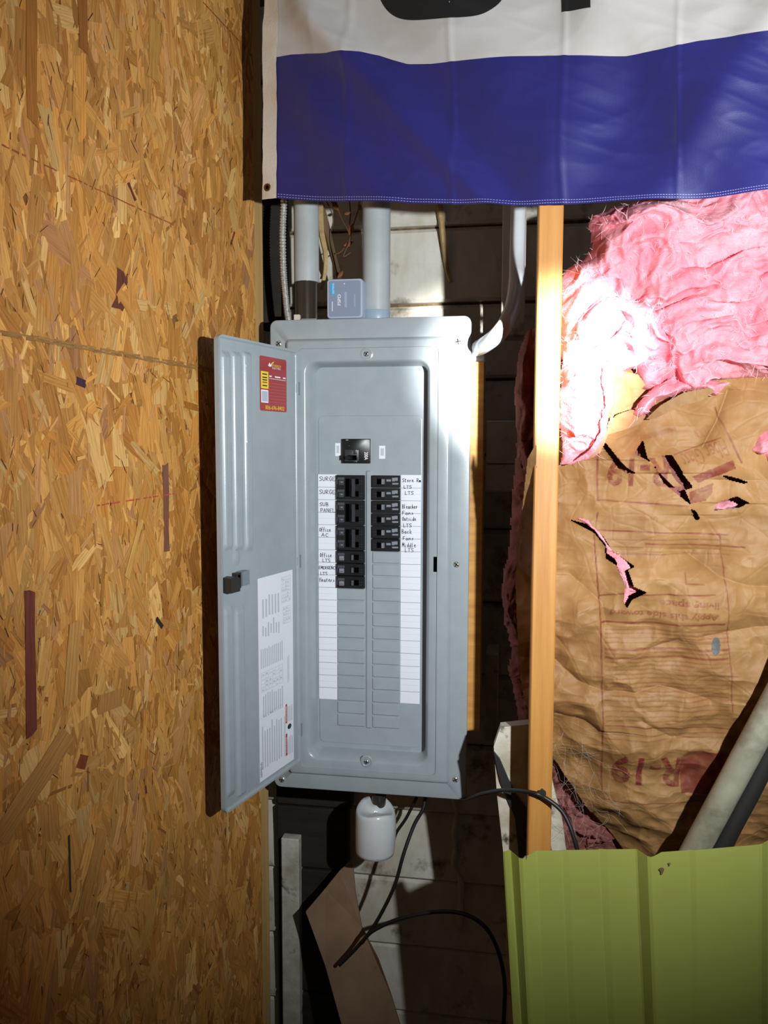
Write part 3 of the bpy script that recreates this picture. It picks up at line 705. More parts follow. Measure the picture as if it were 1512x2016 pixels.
# white flexible conduit at the right side
fp = empty('flexible_conduit', (X(930, .04, 690), .05, Z(700, .04, 930)), 'white flexible conduit curving down into the right side of the panel', 'conduit')
path = smooth_path([P(a, b, y) for a, b, y in ((1022, 280, .06), (1021, 400, .06), (1018, 500, .06), (1016, 560, .02), (1007, 612, -.05), (986, 652, -.105), (958, 676, -.06), (936, 687, .025), (890, 694, .06))], 70)
mb = MB(); mb.tube(path, .0148, 'pvc_white', 20); mb.build('pipe', fp)
mb = MB(); q = P(956, 704, .03); mb.box(.184, q[0], .03, .06, q[2]-.0085, q[2]+.0085, 'pvc_white', .003); mb.build('clamp', fp)

# studs, blocks and posts in the cavity
def bar(name, pxl, pxr, py0, py1, Y, D, m, label, cat, group=None, bev=.002):
    mb = MB(); py = (py0+py1)/2; mb.box(X(pxl, Y, py), X(pxr, Y, py), Y, Y+D, Z(py1, Y, (pxl+pxr)/2), Z(py0, Y, (pxl+pxr)/2), m, bev)
    return tag(mb.build(name), label, cat, group)
bar('wall_stud', 989, 1036, 250, 660, .13, .085, 'white_paint', 'weathered white stud behind the curving flexible conduit', 'stud')
bar('wood_block', 957, 1016, 828, 913, .10, .11, 'white_block', 'upper of two white painted wood blocks beside the plywood', 'block')
bar('wood_block', 955, 1014, 914.5, 968, .102, .108, 'white_block', 'lower of two white painted wood blocks beside the plywood', 'block')
bar('wall_stud', 955, 980, 1288, 1460, .13, .085, 'white_paint_rough', 'short dirty white stud below the plywood edge', 'stud')
o = bar('wall_stud', 556, 590, 1652, 2300, .21, .06, 'white_paint_rough', 'rough white painted post at the foot of the strand board', 'post')
# front stud
mb = MB(); zt_ = 2.7; mb.box(X(1052, -.272, 900), X(1100, -.272, 900), -.272, -.194, 0, zt_, 'pine', .002)
s_ = tag(mb.build('front_stud'), 'yellow pine stud standing in front of the pink insulation', 'stud')
# white leaning post and dark strip
mb = MB(); Yq = -.188
out = [P(a, b, Yq) for a, b in ((985, 1432), (1050, 1425), (1085, 1530), (1108, 1620), (1118, 1700), (1135, 2016), (1000, 2016), (992, 1690), (978, 1560), (972, 1470))]
mb.loops([out, [p+np.array([0, .025, 0]) for p in out]], 'white_paint_rough', True, True, smooth=False)
tag(mb.build('rough_post'), 'flaking white painted post leaning behind the pine stud', 'post')
mb = MB(); A = [P(a, b, -.1945) for a, b in ((972, 1480), (984, 1495), (1012, 1560), (1048, 1610), (1048, 1690), (1022, 1690), (1014, 1610), (985, 1540))]  # dark flat strip laid diagonally over the post
mb.loops([A, [p+np.array([0, .006, 0]) for p in A]], 'steel_dark', True, True, smooth=False); mb.lathe(P(1041, 1646, -.195), (0, -1, 0), [(.007, 0), (.007, .0006)], 'black_void', 14)
tag(mb.build('dark_strip'), 'dark flat strip with a hole across the flaking white post', 'strap')
for k in range(5):  # near-black planks set in front of the siding
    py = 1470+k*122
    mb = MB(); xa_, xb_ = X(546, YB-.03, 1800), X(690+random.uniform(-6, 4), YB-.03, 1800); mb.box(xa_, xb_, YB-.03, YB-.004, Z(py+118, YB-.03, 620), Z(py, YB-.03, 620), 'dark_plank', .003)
    tag(mb.build('plank'), 'near-black plank between the strand board and the white fitting', 'plank', 'dark planks below the panel')
bar('cavity_darkener', 516, 563, 250, 650, .14, .02, 'dark_plank', 'dark upright sheet added to darken the cavity between the corner stud and armoured cable', 'board')  # near-black sheet added so the cavity beside the corner stud stays dark
# tan sheet leaning at the foot
A = [P(a, b, y) for a, b, y in ((602, 1795, .11), (640, 1750, .14), (668, 1715, .15), (694, 1692, .16), (700, 1760, .14), (712, 1825, .12), (745, 1890, .09), (770, 1960, .07), (800, 2060, .05), (690, 2080, .02), (672, 2010, .05), (640, 1900, .08))]
mb = MB(); mb.loops([A, [p+np.array([0, .005, 0]) for p in A]], 'tan_board', True, True, smooth=False)
A2 = [P(a, b, y) for a, b, y in ((705, 1800, .128), (718, 1800, .128), (760, 1900, .085), (812, 2060, .048), (795, 2060, .045), (740, 1900, .083))]
tag(mb.build('leaning_board'), 'stained tan fibre board leaning below the panel', 'board')
# white pvc fitting below the panel
pf = empty('pipe_fitting', (X(735, .04, 1690), .04, Z(1692, .04, 735)), 'glossy white plastic conduit fitting hanging under the panel', 'pipe fitting')
q = P(735.5, 1640, .02); r = (X(776, .02, 1640)-X(698, .02, 1640))/2; zb0, zb1 = Z(1684, .02, 735), Z(1594, .02, 735); cx, cy = q[0], .04
mb = MB(); prof = [(r*.86, zb0-.004), (r*.96, zb0-.003), (r, zb0+.004), (r*1.0, zb0+.05), (r*1.0, zb1-.020), (r*.985, zb1-.009), (r*.955, zb1-.001), (r*.89, zb1+.0015), (r*.72, zb1-.001), (r*.5, zb1-.004), (r*.25, zb1-.006), (r*.05, zb1-.007)]
ls = []
for rad_, z in prof:
    lp = []
    for t in np.linspace(0, 2*math.pi, 48, endpoint=False):
        a, b = math.cos(t), math.sin(t); k = max(0, (z-(zb1-.03))/.03)
        dip = -.012*k*max(0, -b*.75-a*.55)**1.0 + .006*k*max(0, b*.6+a*.1) - .014*k*max(0, a)**2
        lp.append((cx+rad_*a+.006*(1-k)*max(0, a)*(.4 if z > zb0+.02 else 0), cy+rad_*b, z+dip))
    ls.append(lp)
mb.loops(ls, 'pvc_white', True, True); mb.build('cap', pf, sharp=1.2)
mb = MB(); mb.lathe((cx+.004, cy+.022, zb1-.010), (0, 0, 1), [(r*.36, 0), (r*.36, ZO-H2-zb1+.03)], 'pipe_dark', 24); mb.build('pipe', pf)
# black cables
def cable(pts, r, label, m='rubber', n=90):
    mb = MB(); mb.tube(smooth_path([P(*p) for p in pts], n), r, m, 10); return tag(mb.build('cable', sharp=3.2), label, 'cable')
cable(((885, 1545, .09), (910, 1572, .03), (950, 1562, -.10), (990, 1556, -.22), (1045, 1560, -.281), (1075, 1572, -.285), (1108, 1600, -.29), (1130, 1650, -.30), (1143, 1710, -.30), (1150, 1800, -.3)), .0036, 'black cable stapled across the pine stud')
st_ = MB(); q = P(1068, 1562, -.285); st_.lathe(q+np.array([0, .016, 0]), (0, -1, 0), [(.0025, 0), (.0025, .014), (.006, .0145), (.006, .017)], 'steel_dark', 12); st_.box(q[0]-.008, q[0]+.004, -.281, -.269, q[2]-.012, q[2]-.002, 'rubber', .002)
tag(st_.build('cable_clip'), 'small nailed cable clip on the pine stud', 'clip')
cable(((838, 1560, .10), (833, 1592, .09), (815, 1625, .08), (795, 1680, .06), (778, 1740, .05), (755, 1790, .05), (730, 1832, .05), (700, 1868, .05), (668, 1900, .05)), .004, 'black cable dropping from the panel past the white fitting')
cable(((820, 1570, .15), (800, 1610, .15), (780, 1640, .15), (774, 1665, .16)), .0035, 'short black cable showing behind the white fitting')
cable(((712, 1856, .045), (735, 1832, .04), (790, 1808, .03), (860, 1795, .02), (915, 1800, .01), (955, 1825, .0), (980, 1870, -.01), (993, 1930, -.01), (992, 2000, -.01), (985, 2090, -.01)), .0042, 'black cable looping over in an arch near the floor')
# caulk run on siding
pts = smooth_path([P(a, b, YB-.004) for a, b in ((893, 1570), (899, 1600), (894, 1640), (896, 1670), (893, 1705), (906, 1732), (907, 1770), (905, 1800), (904, 1832))], 60)
mb = MB(); mb.tube(pts, [.0035+.0035*(.5+.5*math.sin(i*.5+1))+.002*(i > 38) - .006*(i > 56)*(i-56)/4*.8 for i in range(60)], 'caulk', 8); tag(mb.build('caulk_run'), 'lumpy run of pale foam caulk down the siding boards', 'caulk')
# sticks and dead vine
def stick(pts, r, m, label, cat='stick'):
    mb = MB(); n = 24; mb.tube(smooth_path([P(*p) for p in pts], n), [r*(1-.55*i/n) for i in range(n)], m, 7); return tag(mb.build('stick' if cat == 'stick' else 'dead_vine'), label, cat)
stick(((630, 380, .1), (632, 450, .1), (641, 500, .1), (640, 535, .1), (633, 570, .1)), .0075, 'stick_pale', 'pale split stick beside the dark-sleeved conduit')
stick(((622, 380, .16), (640, 440, .16), (655, 500, .16), (672, 560, .16)), .011, 'old_wood', 'dark old stick behind the surge protector')
stick(((860, 370, .24), (866, 410, .25), (874, 480, .255), (879, 525, .262), (887, 555, .263)), .0085, 'stick_pale', 'pale splinter hanging on the siding right of the conduits')
dv = empty('dead_vine', P(670, 560, .14), 'dry brown vine with curled leaves hanging behind the conduits', 'vine')
for pts in (((655, 370, .15), (668, 420, .15), (684, 452, .14), (690, 470, .14), (672, 495, .14), (660, 500, .14)), ((710, 370, .15), (706, 410, .14), (694, 448, .14), (686, 480, .13), (676, 505, .13), (690, 497, .13)), ((685, 370, .16), (690, 420, .15), (686, 452, .14)), ((640, 390, .15), (656, 430, .15), (650, 470, .15), (668, 540, .14))):
    mb = MB(); mb.tube(smooth_path([P(*p) for p in pts], 30), .0013, 'vine', 6); mb.build('stem', dv)
for a, b, sz, rt in ((686, 480, .011, .3), (691, 452, .012, 1.2), (660, 405, .012, 2.2), (670, 540, .009, .8), (708, 407, .008, 1.7), (684, 420, .007, .2), (657, 398, .008, 2.8)):
    q = P(a, b, .135); ca, sa = math.cos(rt), math.sin(rt); mb = MB(); Gd = []
    for i in range(6):
        row = []
        for j in (-1, 0, 1):
            t = i/5; wv = math.sin(t*math.pi)*.45+.03; x, y = (t-.5)*2*sz, j*wv*sz; row.append(q+np.array([x*ca-y*sa, .4*abs(y)-.3*x*t, x*sa+y*ca]))
        Gd.append(row)
    mb.grid(Gd, 'dead_leaf'); mb.build('leaf', dv)

# ================================================================ INSULATION
def gridXZ(poly, res):
    p = np.array(poly); x = np.arange(p[:, 0].min()-.01, p[:, 0].max()+.01, res); z = np.arange(p[:, 1].min()-.01, p[:, 1].max()+.01, res)
    return np.meshgrid(x, z)
def fluff(name, pts, Y, thick, res, seed, parent, m='pink', lump=1., rag=.012, dirv=.5, back=.03, rec=False):
    poly = wpoly(pts, Y); x, z = gridXZ(poly, res); ins = inside(x, z, poly); d = segdist(x, z, poly); sd = np.where(ins, d, -d) + rag*fbm(x*22, z*22, seed, 3)
    mask = sd > 0; dd = np.clip(sd, 0, None)
    wx, wz = fbm(x*7, z*7, seed+1, 3)*.06, fbm(x*7+9, z*7, seed+2, 3)*.06
    a, b = x+wx, z+wz; ra, rb = a*math.cos(dirv)+b*math.sin(dirv), -a*math.sin(dirv)+b*math.cos(dirv)
    big = fbm(a*6, b*6, seed+3, 2); fold = ridged(ra*13, rb*23, seed+4, 3, .55); fine = ridged(ra*38, rb*62, seed+5, 3, .55)
    h = thick*(1-np.exp(-dd/.03))*(.62+.5*big*lump) + .027*lump*fold*np.clip(dd/.02, 0, 1) + .010*fine*np.clip(dd/.012, 0, 1) + .002*fbm(x*160, z*160, seed, 2)
    lx = .016*vnoise(ra*14, rb*22, seed+6); lz = -.018*np.abs(fold)*np.clip(dd/.02, 0, 1)+.010*vnoise(ra*20+5, rb*34, seed+7)
    Gd = np.stack([x+lx*np.clip(dd/.02, 0, 1), Y-h+back*np.exp(-dd/.008), z+lz], -1)
    if rec: Gd[..., 1] += 0.26*np.clip(Z(1360, YK, 1300)-z, 0, None)
    mb = MB(); mb.grid(Gd, m, True, mask)
    o = mb.build(name, parent, sharp=3.2); clean(o); return o, Gd[mask]
def clean(o):
    import bmesh
    bm = bmesh.new(); bm.from_mesh(o.data); bmesh.ops.delete(bm, geom=[v for v in bm.verts if not v.link_faces], context='VERTS'); bm.to_mesh(o.data); bm.free()
YK = -.16
ib = empty('insulation_batt', P(1300, 1690, YK+.05), 'torn pink fibreglass insulation batt with printed brown paper facing', 'insulation')
# paper facing
kpoly = [(1060, 860), (1036, 950), (1019, 1050), (1014, 1150), (1018, 1250), (1026, 1350), (1050, 1440), (1105, 1530), (1175, 1630), (1270, 1760), (1780, 1800), (1780, 640), (1512, 690), (1400, 700), (1250, 720), (1150, 740)]
poly = wpoly(kpoly, YK); x, z = gridXZ(poly, .0013); ins = inside(x, z, poly); d = segdist(x, z, poly)
bnd = (x.min(), x.max(), z.min(), z.max())
wx, wz = fbm(x*9, z*9, 1., 3)*.03, fbm(x*9, z*9, 5., 3)*.03
f1, f2 = worley(x+wx, z+wz, 60, bnd, 11); g1, g2 = worley(x+wx*.6, z+wz*.6, 420, bnd, 12); h1, h2 = worley(x+wx*.4, z+wz*.4, 1500, bnd, 13)
low = np.clip((Z(1050, YK, 1300)-z)/.2, 0, 1)*.45+.55
h = .055*(1-np.exp(-d/.07)) + low*(.34*(f1-.03)) + .22*(g1-.012)*low + .10*(h1-.006)*low + .013*low*ridged(x*7+wx*9, z*9+wz*9, 3., 3) + .003*low*ridged(x*24, z*30, 8., 2)
below = np.clip(Z(1360, YK, 1300)-z, 0, None); h -= 0.26*below
# crease lines: narrow grooves where facets meet
h -= .0022*np.exp(-(f2-f1)/.0035)*low + .0011*np.exp(-(g2-g1)/.0022)
def pleat(pts, A, wa, wb):
    global h
    pl = wpoly(pts, YK); dd = segdist(x, z, pl, False); xs = np.array([p[0] for p in pl]); zs2 = np.array([p[1] for p in pl]); k = np.argsort(xs)
    zl = np.interp(x, xs[k], zs2[k]); fade = np.clip((x-xs.min())/.02+1, 0, 1)*np.clip((xs.max()-x)/.02+1, 0, 1)
    h = h - A*np.exp(-dd/np.where(z > zl, wa, wb))
pleat([(1090, 1290), (1135, 1330), (1180, 1345), (1240, 1348), (1290, 1335), (1340, 1345), (1385, 1362)], .018, .030, .012)
pleat([(1095, 1400), (1150, 1412), (1170, 1422)], .014, .008, .04)
pleat([(1120, 1125), (1150, 1150), (1178, 1175), (1186, 1215)], .012, .03, .01)
pleat([(1340, 1080), (1400, 1125), (1450, 1140), (1512, 1145)], .014, .03, .012)
pleat([(1370, 1235), (1440, 1225), (1512, 1218)], .010, .01, .012)
pleat([(1270, 1260), (1322, 1243)], .008, .006, .02)
pleat([(1260, 1070), (1330, 1075), (1400, 1075)], .008, .012, .02)
pleat([(1370, 880), (1400, 830), (1425, 770)], .014, .006, .012)
pleat([(1255, 1400), (1310, 1435), (1330, 1437)], .008, .008, .012)
# tears in the paper
TEARS = [[(1178, 868), (1190, 872), (1215, 905), (1230, 920), (1248, 931), (1238, 932), (1218, 922), (1200, 898)],
         [(1246, 893), (1262, 868), (1270, 902), (1298, 935), (1322, 958), (1340, 958), (1352, 990), (1330, 972), (1304, 950), (1290, 925), (1272, 905)],
         [(1300, 898), (1318, 896), (1338, 930), (1358, 958), (1345, 962), (1328, 945), (1312, 920)],
         [(1412, 935), (1430, 938), (1462, 948), (1455, 950), (1430, 944)], [(1353, 1001), (1360, 1003), (1374, 1020), (1366, 1022)],
         [(1123, 1024), (1160, 1033), (1185, 1055), (1205, 1085), (1245, 1112), (1232, 1118), (1242, 1150), (1266, 1160), (1240, 1175), (1231, 1192), (1225, 1180), (1228, 1150), (1212, 1110), (1192, 1098), (1192, 1075), (1170, 1048), (1140, 1032)],
         [(1402, 1003), (1412, 985), (1440, 976), (1462, 988), (1450, 996)]]
mask = ins & (d > 0)
for tpx in TEARS:
    tp = wpoly(tpx, YK-.045); dt = segdist(x, z, tp); it = inside(x, z, tp); h = h + .006*np.exp(-dt/.012)*(1-it)*(1+.9*np.sign(z-np.mean(tp, 0)[1])*(len(tpx) < 15)); mask &= ~it
# printing: rasterised onto the sheet
pr_m = np.zeros(x.shape)
YP = YK-.05
ZK = Z(1360, YK, 1300)
def wk(pts):
    out = []
    for a, b in pts:
        Yp = YP
        for _ in range(4): q = P(a, b, Yp); Yp = YP + 0.26*max(0, ZK-q[2])
        out.append((q[0], q[2]))
    return out
def ras_poly(pts, v=1., at=YP):
    global pr_m
    p = wk(pts); pr_m = np.where(inside(x, z, p), np.maximum(pr_m, v), pr_m)
def ras_line(a, b, wpx, v=.8):
    (xa, za), (xb, zb_) = wk([a, b]); dd = segdist(x, z, [(xa, za), (xb, zb_)], False); wd = wpx*.00085; global pr_m
    pr_m = np.maximum(pr_m, v*np.clip((wd/2-dd)/.0008+.5, 0, 1))
def ras_text(s, px0, px1, py0, py1, v=.9, rot=math.pi, mir=False):
    """box in the photograph; the facing is upside down, so text is turned by rot"""
    global pr_m
    q = wk([((px0+px1)/2, (py0+py1)/2), (px1, (py0+py1)/2), ((px0+px1)/2, py0)]); c = np.array(q[0]); hw = q[1][0]-q[0][0]; hh = q[2][1]-q[0][1]
    v2, t2 = text_tris(s); ex = v2.max(0); p = (v2/ex*2-1)*np.array([hw, hh]); ca, sa = math.cos(rot), math.sin(rot)
    p = np.stack([p[:, 0]*ca-p[:, 1]*sa, p[:, 0]*sa+p[:, 1]*ca], 1)+c
    for t in t2:
        A, B, D = p[t]; lo, hi = p[t].min(0), p[t].max(0)
        i0, i1 = np.searchsorted(x[0], [lo[0]-.002, hi[0]+.002]); j0, j1 = np.searchsorted(z[:, 0], [lo[1]-.002, hi[1]+.002])
        if i1 <= i0 or j1 <= j0: continue
        xx, zz_ = x[j0:j1, i0:i1], z[j0:j1, i0:i1]; tri = [tuple(A), tuple(B), tuple(D)]
        sd = np.where(inside(xx, zz_, tri), 1, -1)*segdist(xx, zz_, tri); k = np.clip(sd/.0013+.5, 0, 1)*v
        pr_m[j0:j1, i0:i1] = np.maximum(pr_m[j0:j1, i0:i1], k)
ras_text('R-19', 1203, 1340, 1483, 1545, .95); ras_poly([(1340, 1488), (1352, 1475), (1420, 1478), (1440, 1490), (1442, 1560), (1340, 1560)], .85)
ras_text('R-19', 1196, 1312, 900, 958, .8)
ras_text('Apply this side toward', 1198, 1407, 1197, 1213, .85); ras_text('living space', 1294, 1407, 1174, 1192, .85)
for a, b, wd in (((1177, 878), (1177, 984), 4), ((1177, 984), (1350, 995), 3.5), ((1177, 1010), (1170, 1060), 3), ((1165, 1043), (1430, 1052), 3), ((1170, 1050), (1182, 1225), 3), ((1182, 1225), (1186, 1560), 3.2), ((1178, 1172), (1230, 1165), 3), ((1255, 1167), (1400, 1166), 3), ((1183, 1224), (1420, 1224), 4),
                 ((1415, 1050), (1440, 1400), 2), ((1270, 1070), (1460, 1075), 3), ((1345, 1145), (1380, 1147), 2.5), ((1345, 1125), (1345, 1146), 2.5), ((1186, 1424), (1440, 1436), 2.5), ((1412, 802), (1455, 910), 3.5), ((1326, 895), (1420, 862), 2.5), ((1185, 1573), (1400, 1580), 2)): ras_line(a, b, wd, .75)
ras_poly([(1352, 968), (1400, 950), (1397, 970), (1385, 985), (1352, 990)], .75); ras_poly([(1360, 938), (1440, 905), (1442, 922), (1370, 950)], .85); ras_poly([(1258, 858), (1330, 840), (1332, 848), (1260, 868)], .3)
ras_text('Fiber Glass', 1340, 1432, 878, 912, .7, math.pi+.35); ras_text('INSULATION', 1366, 1416, 838, 858, .35, math.pi+.4); ras_text('Owens', 1258, 1292, 1016, 1028, .5)
rnd = random.Random(9)
for py in [1238, 1246, 1254, 1263, 1276, 1284, 1293, 1302, 1310, 1318, 1327, 1336, 1346, 1354, 1363, 1372, 1380, 1390, 1398, 1408, 1416, 1444, 1452, 1062, 1090]:
    q = 1192
    while q < 1430:
        L = rnd.uniform(6, 30); ras_line((q, py), (min(q+L, 1432), py+rnd.uniform(-.5, .5)), 3 if py not in (1276, 1293) else 4.5, .38 if py not in (1276, 1293) else .6); q += L+rnd.uniform(2, 4)
pr_m *= 1.0*np.clip(.9+.5*fbm(x*60, z*60, 4., 2), .35, 1)
Gd = np.stack([x, YK-h, z], -1); mb = MB(); mb.grid(Gd, 'kraft', True, mask); kf = mb.build('paper_facing', ib, sharp=3.2); attr(kf, 'Print', pr_m.ravel()); clean(kf)
kf['label'] = 'crumpled brown paper facing printed upside down in red'
# blue-grey smudge on the paper
def KY(px, py):
    q = P(px, py, YP); return YK - h[np.searchsorted(z[:, 0], q[2]), np.searchsorted(x[0], q[0])]
e_ = wpoly([(1405+10*math.cos(t)-1.5*math.sin(t), 1268+18*math.sin(t)) for t in np.linspace(0, 2*math.pi, 24, endpoint=False)], YP)
mb = MB(); mb.grid(np.stack([x, YK-h-.0006, z], -1), 'tape_grey', True, inside(x, z, e_)); o_ = mb.build('smudge', ib, sharp=3.2); clean(o_); o_['label'] = 'small blue-grey smudge'
# body of pink wool behind the paper
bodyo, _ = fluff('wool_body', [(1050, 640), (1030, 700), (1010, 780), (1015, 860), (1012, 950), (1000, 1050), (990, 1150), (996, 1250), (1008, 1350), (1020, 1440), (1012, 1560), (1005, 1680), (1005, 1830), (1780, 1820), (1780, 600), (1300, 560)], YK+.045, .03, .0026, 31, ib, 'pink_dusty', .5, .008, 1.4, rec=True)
# big torn mass of wool above
m1, pts1 = fluff('torn_wool', [(1100, 610), (1100, 545), (1112, 525), (1150, 508), (1168, 490), (1162, 440), (1172, 410), (1230, 395), (1330, 372), (1420, 340), (1800, 300), (1800, 735), (1512, 738), (1440, 742), (1400, 765), (1340, 765), (1290, 795), (1268, 815), (1262, 800), (1285, 772), (1265, 760), (1250, 735), (1225, 735), (1180, 745), (1120, 740), (1096, 700)], YK-.05, .075, .0022, 41, ib, 'pink', 1.25, .008, .35)
m2, pts2 = fluff('torn_wool', [(1102, 690), (1120, 678), (1170, 690), (1205, 705), (1212, 740), (1208, 800), (1196, 850), (1182, 885), (1160, 905), (1130, 912), (1102, 908), (1102, 860)], YK-.075, .026, .0018, 58, ib, 'pink', 1.0, .010, .4, .012)
m3, pts3 = fluff('torn_wool', [(1250, 812), (1262, 790), (1300, 765), (1350, 752), (1420, 748), (1448, 752), (1420, 775), (1350, 772), (1300, 795), (1282, 820), (1262, 828)], YK-.085, .025, .0018, 63, ib, 'pink', .8, .004, .5)
for k, (pp, th) in enumerate((([(1040, 640), (1052, 640), (1052, 930), (1030, 930), (1022, 860), (1026, 800), (1012, 770), (1018, 700)], .02), ([(1472, 880), (1490, 845), (1520, 822), (1600, 830), (1600, 930), (1512, 925), (1498, 905), (1476, 895)], .03),
              ([(1195, 858), (1245, 845), (1255, 870), (1230, 872)], .006), ([(1402, 1003), (1412, 984), (1440, 976), (1464, 988), (1448, 997)], .008))):
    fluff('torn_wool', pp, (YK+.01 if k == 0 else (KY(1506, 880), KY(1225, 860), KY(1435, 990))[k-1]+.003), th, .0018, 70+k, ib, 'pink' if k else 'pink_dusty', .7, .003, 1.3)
fluff('torn_wool', TEARS[5], KY(1200, 1110)-.001, .010, .0014, 81, ib, 'pink', .5, .0015, 1.2, .004)
# loose fibres standing off the wool
allp = np.concatenate([pts1, pts2, pts3]); mb = MB()
for i in rng.choice(len(allp), 2600):
    p = allp[i]; d1 = rng.normal(0, 1, 3); d1[1] = -abs(d1[1])*.7; d1 /= np.linalg.norm(d1); L = rng.uniform(.006, .02); wv = rng.normal(0, 1, 3)*.35; wdt = np.cross(d1, rng.normal(0, 1, 3)); wdt = wdt/np.linalg.norm(wdt)*.00022
    a = p; b = p+d1*L*.5; c = p+(d1+wv)*L; mb.add([a-wdt, a+wdt, b-wdt, b+wdt, c], [(0, 1, 3, 2), (2, 3, 4)], 'fibre')
fo = mb.build('loose_fibres', ib); tag(fo, kind='stuff')
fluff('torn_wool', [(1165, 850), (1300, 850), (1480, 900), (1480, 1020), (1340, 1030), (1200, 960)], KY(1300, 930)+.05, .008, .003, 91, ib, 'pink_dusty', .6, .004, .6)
# torn paper flaps
def flap(pts, Yf, curl, label=None):
    poly = wpoly(pts, Yf); x, z = gridXZ(poly, .0011); ins = inside(x, z, poly); c = np.mean(poly, 0); hh = curl*((x-c[0])*.9+(z-c[1])*.5)+.004*ridged(x*20, z*20, c[0]*10, 3)+.0015*fbm(x*60, z*60, 1.)
    mb = MB(); mb.grid(np.stack([x, Yf-hh, z], -1), 'kraft_back', True, ins); o = mb.build('paper_flap', ib, sharp=3.2); clean(o)
flap([(1185, 745), (1215, 728), (1255, 738), (1270, 758), (1255, 775), (1240, 800), (1210, 818), (1196, 826), (1204, 780)], YK-.055, .25)
flap([(1196, 830), (1215, 815), (1245, 805), (1275, 818), (1262, 835), (1235, 845), (1192, 858)], YK-.06, -.15)
flap([(1272, 825), (1300, 797), (1345, 772), (1395, 763), (1405, 772), (1380, 790), (1340, 800), (1290, 826)], YK-.082, .2)
flap([(1208, 715), (1214, 722), (1213, 800), (1200, 850), (1184, 888), (1160, 905), (1157, 902), (1178, 882), (1194, 848), (1206, 798)], YK-.135, .1)
flap([(1036, 900), (1052, 870), (1056, 1100), (1046, 1240), (1050, 1500), (1030, 1400), (1022, 1300), (1018, 1150), (1024, 1020)], YK-.005, .9)

# ================================================================ FLAG
fx0, fy0 = P(519, 380, -.115)[0], -.115
fx1, fy1 = P(1512, 380, -.42)[0], -.42
fd = np.array([fx1-fx0, fy1-fy0, 0]); FN = np.array([fd[1], -fd[0], 0]); FN /= np.linalg.norm(FN)   # towards the camera
f0 = np.array([fx0, fy0, 0])
def flag_off(px, py):
    t = (px-519)/993; v = np.clip((400-py)/400, -.2, 2)
    o = .009*np.sin((px-py*.75)/62)*np.clip(1.1-v*.2, .3, 1.2)*np.clip((px-540)/80, .15, 1) + .018*np.exp(-((px-640-(py-60)*.95)/42)**2)*np.clip((px-560)/60, 0, 1) - .007*np.exp(-((px-560-(py-60)*.75)/40)**2)
    o = o + .012*np.exp(-((px-1540+(py)*.62)/60)**2) - .008*np.exp(-((px-1330+py*.45)/70)**2) + .006*np.exp(-((px-1170+py*.25)/55)**2)
    for c in (685, 890, 1110, 1335): o = o + .0016*np.maximum(0, 1-np.abs(px-c)/9)
    o = o + .0030*ridged((px+.5*py)/260, py/190, 3., 2) + .0016*ridged((px+py*1.8)/190, (py-px*.3)/50, 9., 2)
    return o
def flag_pt(px, py, off=0.):
    px, py = np.atleast_1d(np.asarray(px, float)), np.atleast_1d(np.asarray(py, float))
    oo = flag_off(px, py)+off
    dr = FW[None]+RT[None]*((px-756)/F)[:, None]-UP[None]*((py-1008)/F)[:, None]
    t = ((f0-C)@FN)/(dr@FN); return C[None]+dr*t[:, None]+FN[None]*oo[:, None]
sx = [519, 545, 575, 605, 650, 690, 715, 745, 775, 800, 850, 950, 1040, 1110, 1230, 1330, 1420, 1512, 1640]
sy = [117, 113, 107, 106, 110, 109, 105, 108, 117, 124, 126, 121, 113, 108, 106, 92, 76, 62, 44]
bx_ = [519, 545, 680, 800, 950, 1050, 1150, 1250, 1400, 1512, 1640]; by_ = [392, 391, 397, 401, 404, 405, 402, 398, 388, 377, 362]
seam = lambda px: np.interp(px, sx, sy); bot = lambda px: np.interp(px, bx_, by_)
fl_ = empty('flag', flag_pt(1000, 400)[0], 'white and blue banner flag with black lettering hanging above the panel', 'flag')
def cloth(name, px0, px1, f_top, f_bot, m, nv, off=0., nu=260):
    U = np.linspace(px0, px1, nu); V = np.linspace(0, 1, nv); Gd = []
    for v in V: Gd.append(flag_pt(U, f_top(U)*(1-v)+f_bot(U)*v, off))
    mb = MB(); mb.grid(np.array(Gd), m); return mb.build(name, fl_, sharp=3.2)
top = lambda u: 0*u-430
wt = lambda u: seam(u)-455
cloth('white_stripe', 544, 1640, wt, seam, 'flag_white', 110)
cloth('blue_stripe', 544, 1640, seam, bot, 'flag_blue', 90, -.0002)
cloth('red_stripe', 544, 1640, lambda u: wt(u)-130, wt, 'flag_red', 20, -.0002)
hd = cloth('header_band', 518.5, 546, lambda u: 0*u-560, lambda u: 394-.12*(u-519), 'canvas', 120, .0012, 8)
mb = MB()
for dy, a in ((-4, .0006), (-9, .0006)):
    u = np.arange(548, 1638, 5.2)
    for q in u:
        p = flag_pt([q, q+3.4], [float(bot(q))+dy, float(bot(q+3.4))+dy], a); p2 = flag_pt([q, q+3.4], [float(bot(q))+dy+1.0, float(bot(q+3.4))+dy+1.0], a); mb.add([p[0], p[1], p2[1], p2[0]], [(0, 1, 2, 3)], 'thread')
hs = mb.build('hem_stitching', fl_); tag(hs, kind='stuff')
g0 = flag_pt(528.5, 370, .0018)[0]; mb = MB(); mb.lathe(g0, FN, [(.0036, -.001), (.0036, .0006), (.0052, .0012), (.0066, .0008), (.007, -.0004)], 'brass', 24, False, False); mb.lathe(g0, FN, [(.0038, 0), (.0038, .0001)], 'black_void', 20); mb.build('grommet', fl_)
def letter(name, quads_fn):
    mb = MB(); quads_fn(mb); o = mb.build(name, fl_, sharp=3.2); return o
